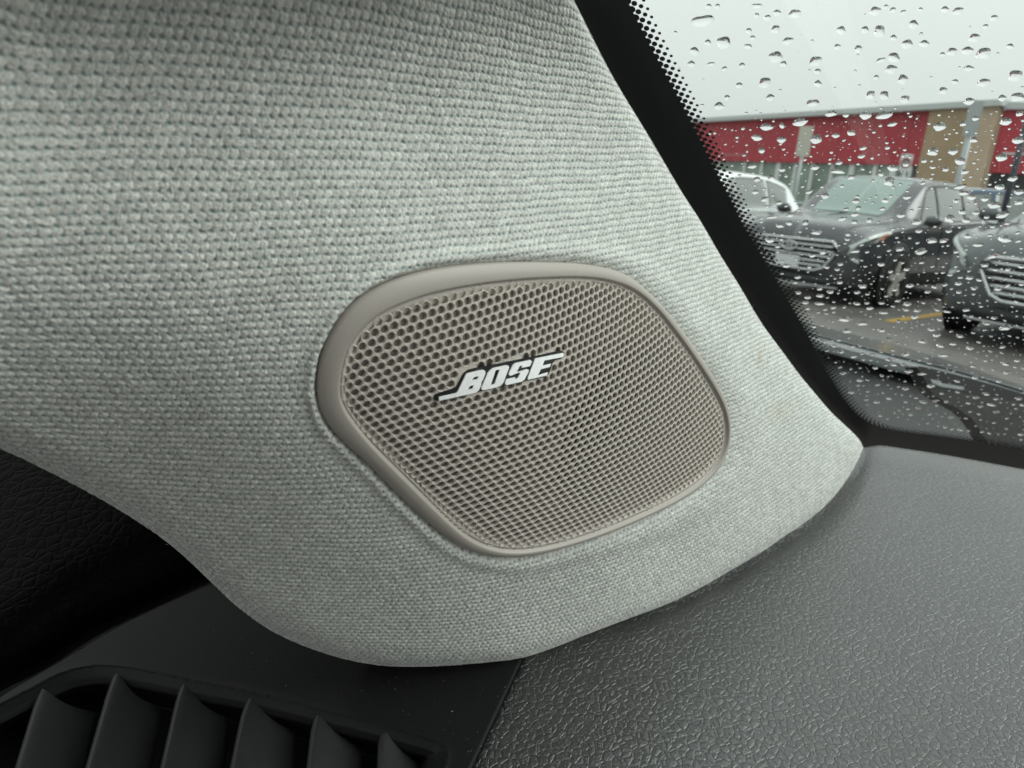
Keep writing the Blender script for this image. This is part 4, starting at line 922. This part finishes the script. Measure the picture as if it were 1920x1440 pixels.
    for (zz0, zz1, hw, m_, nm) in ((.235, .33, .70, M_clad, 'bumper_cladding'), (.205, .225, .62, M_chrome, 'skid_trim')):
        Y_ = np.linspace(-hw, hw, 31); A_ = nose(np.stack([Y_, np.full(31, zz1)], 1), .02); B_ = nose(np.stack([Y_, np.full(31, zz0)], 1), .03); mesh(nm, np.stack([A_-[.06, 0, 0], A_, B_, B_-[.1, 0, 0]], 1).reshape(-1, 3), grid_faces(31, 4), m_, t, local=True)
    v, f = box((2.335, 0, .475), (.02, .31, .15)); mesh('licence_plate', v, f, M_plate, t, local=True, smooth=False)
    return t
def paint(name, col, rough=.25, metal=.3): return mat(name, col, rough, metal=metal, Coat_Weight=.8, Coat_Roughness=.04)
M_dk = paint('charcoal paint', (.045, .047, .053), .28); M_dk2 = paint('grey green paint', (.085, .098, .10), .28); M_wh = paint('white paint', (.72, .76, .76), .3, 0); M_bl = paint('blue paint', (.03, .07, .12))
CF = np.array([math.cos(HD), math.sin(HD), 0]); left = np.array([-CF[1], CF[0], 0])
wl = gp(1652., 574.)
c1 = wl-CF*1.36-left*.86
make_car('parked_car', M_dk, 'charcoal crossover car with its full windshield and left side visible, middle of the parked row', c1, HD, 1.035)
s2 = left if left[0] > 0 else -left
c2 = c1+s2*2.95+CF*.5
make_car('parked_car', M_dk2, 'dark grey crossover car cropped by the right edge, nearest of the parked cars', c2+s2*.14, HD, 1.18)
make_car('parked_car', M_wh, 'white car partly hidden behind the charcoal crossover, next to the dotted glass border', c1-s2*2.9+CF*.4, HD, .99)
make_car('parked_car', M_bl, 'blue car behind the right rear of the charcoal crossover', np.array([*(dirh(1925, HY(1925))[:2]*17.5), 0]), HD+2.2, 1.08)

# ------------------------------------------------------------------ shop building
def dirh(x, y): d = ray(np.array([float(x)]), np.array([float(y)]))[0]; return d/np.hypot(d[0], d[1])
HY = lambda x: 396+.0893*(x-1665)
A0 = dirh(1320, HY(1320))[:2]*48.; B0 = dirh(1872, HY(1872))[:2]*34.5
fl = np.linalg.norm(B0-A0); fd = (B0-A0)/fl; fn = np.array([fd[1], -fd[0]]); 
if fn@A0 > 0: fn = -fn     # outward, towards the camera
def fac(x, y):
    d = ray(np.array([float(x)]), np.array([float(y)]))[0]; k = np.array([[d[0], -fd[0]], [d[1], -fd[1]]]); s = np.linalg.solve(k, A0); return s[1], CH+s[0]*d[2]
def fbox(s0, s1, z0, z1, o0, o1):
    P = []
    for s in (s0, s1):
        for o in (o0, o1):
            for z in (z0, z1): q = A0+fd*s+fn*o; P.append((q[0], q[1], z))
    return P, [(0, 1, 3, 2), (4, 6, 7, 5), (0, 4, 5, 1), (2, 3, 7, 6), (0, 2, 6, 4), (1, 5, 7, 3)]
M_red = noisy(mat('red cladding', (.40, .035, .05), .5), .8, .08); M_tan = noisy(mat('tan stucco', (.36, .27, .17), .8), 1.2, .1, .2, .01); M_cop = mat('grey coping', (.50, .53, .52), .6); M_tan2 = noisy(mat('light tan stucco', (.48, .38, .27), .8), 1, .1)
M_joint = mat('panel joint', (.22, .02, .03), .7); M_win = noisy(mat('shop glass', (.22, .29, .235), .15, spec=.6), .7, .35); M_mul = mat('window frame', (.62, .65, .64), .5); M_wall = mat('base wall', (.22, .22, .21), .8)
bd = empty('shop_building', (A0[0]+fd[0]*fl/2, A0[1]+fd[1]*fl/2, 0), label='low shop building with red fascia, tan corner section and glass storefront', cat='building')
ztop = fac(1600, 206)[1]; zr0 = fac(1550, 306.)[1]; zr1 = ztop-.23
sT0, sT1 = fac(1741, 260)[0], fac(1868, 260)[0]; sL = -14
print('building', ztop, zr0, sT0, sT1, fl)
def part(nm, args, m, parent=bd): v, f = fbox(*args); return mesh(nm, v, f, m, parent, smooth=False)
part('fascia', (sL, sT0, zr0, zr1, -.3, 0), M_red); part('wall', (sT0, sT1, .0, zr1, -8, .25), M_tan)
part('wall', (sT1-.9, sT1+.02, 0, zr1-.002, -7.9, .26), M_tan2)
part('coping', (sL, sT1+.2, zr1, ztop, -8, .45), M_cop)
part('wall', (sL, sT0, 0, .6, -.3, 0), M_wall)
part('pilaster_wall', (sL, sT0, .6, zr0, -8, -.5), M_wall)
sx = [fac(x, 335)[0] for x in (1340, 1389, 1421, 1452, 1484, 1516, 1553, 1590, 1633, 1668, 1700)]
for i in range(len(sx)-1):
    w = part('window', (sx[i]+.01, sx[i+1]-.01, .6, zr0, -.3, -.22), M_win)
for i, s in enumerate(sx): part('mullion', (s-(.16 if i in (3, 7, 9) else .09), s+(.16 if i in (3, 7, 9) else .09), .6, zr0-.005, -.29, -.1), M_mul)
for k in range(1, 15): part('panel_joint', (sL+k*2.0-.015, sL+k*2.0+.015, zr0+.002, zr1-.002, 0, .006), M_joint)
part('transom', (sx[0], sx[-1], 1.15, 1.25, -.29, -.12), M_mul)
part('wall', (sx[-1]+.3, sT0, .0, zr0-.01, -.4, -.05), M_grd)
for k in range(7): s0, z0 = fac(1352+k*7.5, 292.); part('fascia_lettering', (s0, s0+.14, z0-.02, z0+.12, 0, .01), mat('pale lettering', (.45, .25, .25), .5) if k == 0 else bpy.data.materials['pale lettering'])
# side wall beyond the corner (runs away to the right)
C0 = A0+fd*(sT1+.02); sdv = np.array([fd[0]*.90-fn[0]*.43, fd[1]*.90-fn[1]*.43]); sdv /= np.linalg.norm(sdv)
def sbox(s0, s1, z0, z1, o0, o1):
    nn = np.array([sdv[1], -sdv[0]]); nn = nn if nn@C0 < 0 else -nn; P = []
    for s in (s0, s1):
        for o in (o0, o1):
            for z in (z0, z1): q = C0+sdv*s+nn*o; P.append((q[0], q[1], z))
    return P, [(0, 1, 3, 2), (4, 6, 7, 5), (0, 4, 5, 1), (2, 3, 7, 6), (0, 2, 6, 4), (1, 5, 7, 3)]
for nm, a_, m_ in (('fascia', (0.02, 26, zr0-.2, zr1-.1, -.4, 0), M_red), ('coping', (0, 26, zr1-.1, ztop-.08, -.4, .2), M_cop), ('fascia_stripe', (.3, 26, lerp(zr0, zr1, .22), lerp(zr0, zr1, .25), 0, .03), M_mul), ('wall', (.02, 26, 0, zr0-.2, -.6, -.1), M_grd)):
    v, f = sbox(*a_); mesh(nm, v, f, m_, bd, smooth=False)

# ------------------------------------------------------------------ signs and posts
M_post = mat('grey post', (.38, .41, .41), .5, metal=.2); M_dark = mat('dark post', (.05, .055, .07), .4); M_sb = mat('sign back', (.48, .47, .40), .5); M_sw = mat('sign white', (.72, .74, .72), .5)
def post(name, x, y, dist, hpx_top, r, m, **k):
    d = dirh(x, y); base = np.array([d[0]*dist, d[1]*dist, 0]); zt_ = CH+dist*dirh(x, hpx_top)[2]
    t = empty(name, base, **k); V, F = tube([base, base+[0, 0, zt_]], r, 12); mesh('post', V, F, m, t); return t, base, zt_
def sgn(t, base, zc, w, h, m, name='plate', d=.02, face=0.):
    vd = -base[:2]/np.linalg.norm(base[:2]); an = math.atan2(vd[1], vd[0])+face; v, f = box((0, 0, 0), (d, w, h)); ca, sa = math.cos(an), math.sin(an)
    v = np.stack([v[:, 0]*ca-v[:, 1]*sa, v[:, 0]*sa+v[:, 1]*ca, v[:, 2]], 1)+np.array([base[0]+ca*.05, base[1]+sa*.05, zc]); return mesh(name, v, f, m, t, smooth=False)
t, b_, z_ = post('sign_post', 1502, 300, 19, 236, .035, M_post, label='grey post carrying a beige sign plate seen from behind, before the red wall', cat='sign')
sgn(t, b_, z_-.33, .30, .66, M_sb)
t, b_, z_ = post('no_parking_sign', 1693, 330, 16, 288, .03, M_post, label='small white no parking sign on a thin post in front of the shop windows', cat='sign')
pl_ = sgn(t, b_, z_-.16, .20, .30, M_sw)
vd = -b_[:2]/np.linalg.norm(b_[:2]); an = math.atan2(vd[1], vd[0])
def onplate(P2, o=.075): P2 = np.asarray(P2, float); return np.stack([b_[0]+math.cos(an)*o-math.sin(an)*P2[:, 0], b_[1]+math.sin(an)*o+math.cos(an)*P2[:, 0], z_-.16+P2[:, 1]], 1)
th_ = np.linspace(0, 2*np.pi, 25); v, f = tube(onplate(np.stack([.075*np.cos(th_), .075*np.sin(th_)], 1)), .011, 6); M_sr = mat('sign ring', (.35, .06, .06), .5); mesh('sign_ring', v, f, M_sr, pl_)
v, f = tube(onplate(np.linspace((-.06, .06), (.06, -.06), 5)), .010, 6); mesh('sign_slash', v, f, M_sr, pl_)
v, f = tube(onplate([(-.025, -.055), (-.025, 0), (-.025, .055), (.01, .055), (.03, .035), (.03, .02), (.01, 0), (-.02, 0)], .068), .009, 6); mesh('sign_letter', v, f, M_grd, pl_)
t, b_, z_ = post('tall_sign_post', 1806, 300, 15, 188, .05, M_post, label='tall light grey post with a pale panel on top before the tan wall', cat='sign')
sgn(t, b_, z_-.28, .20, .56, M_post)
post('lamp_post', 1907, 300, 15, 60, .05, M_dark, label='thin dark lamp post at the right edge in front of the red corner wall', cat='lamp post')
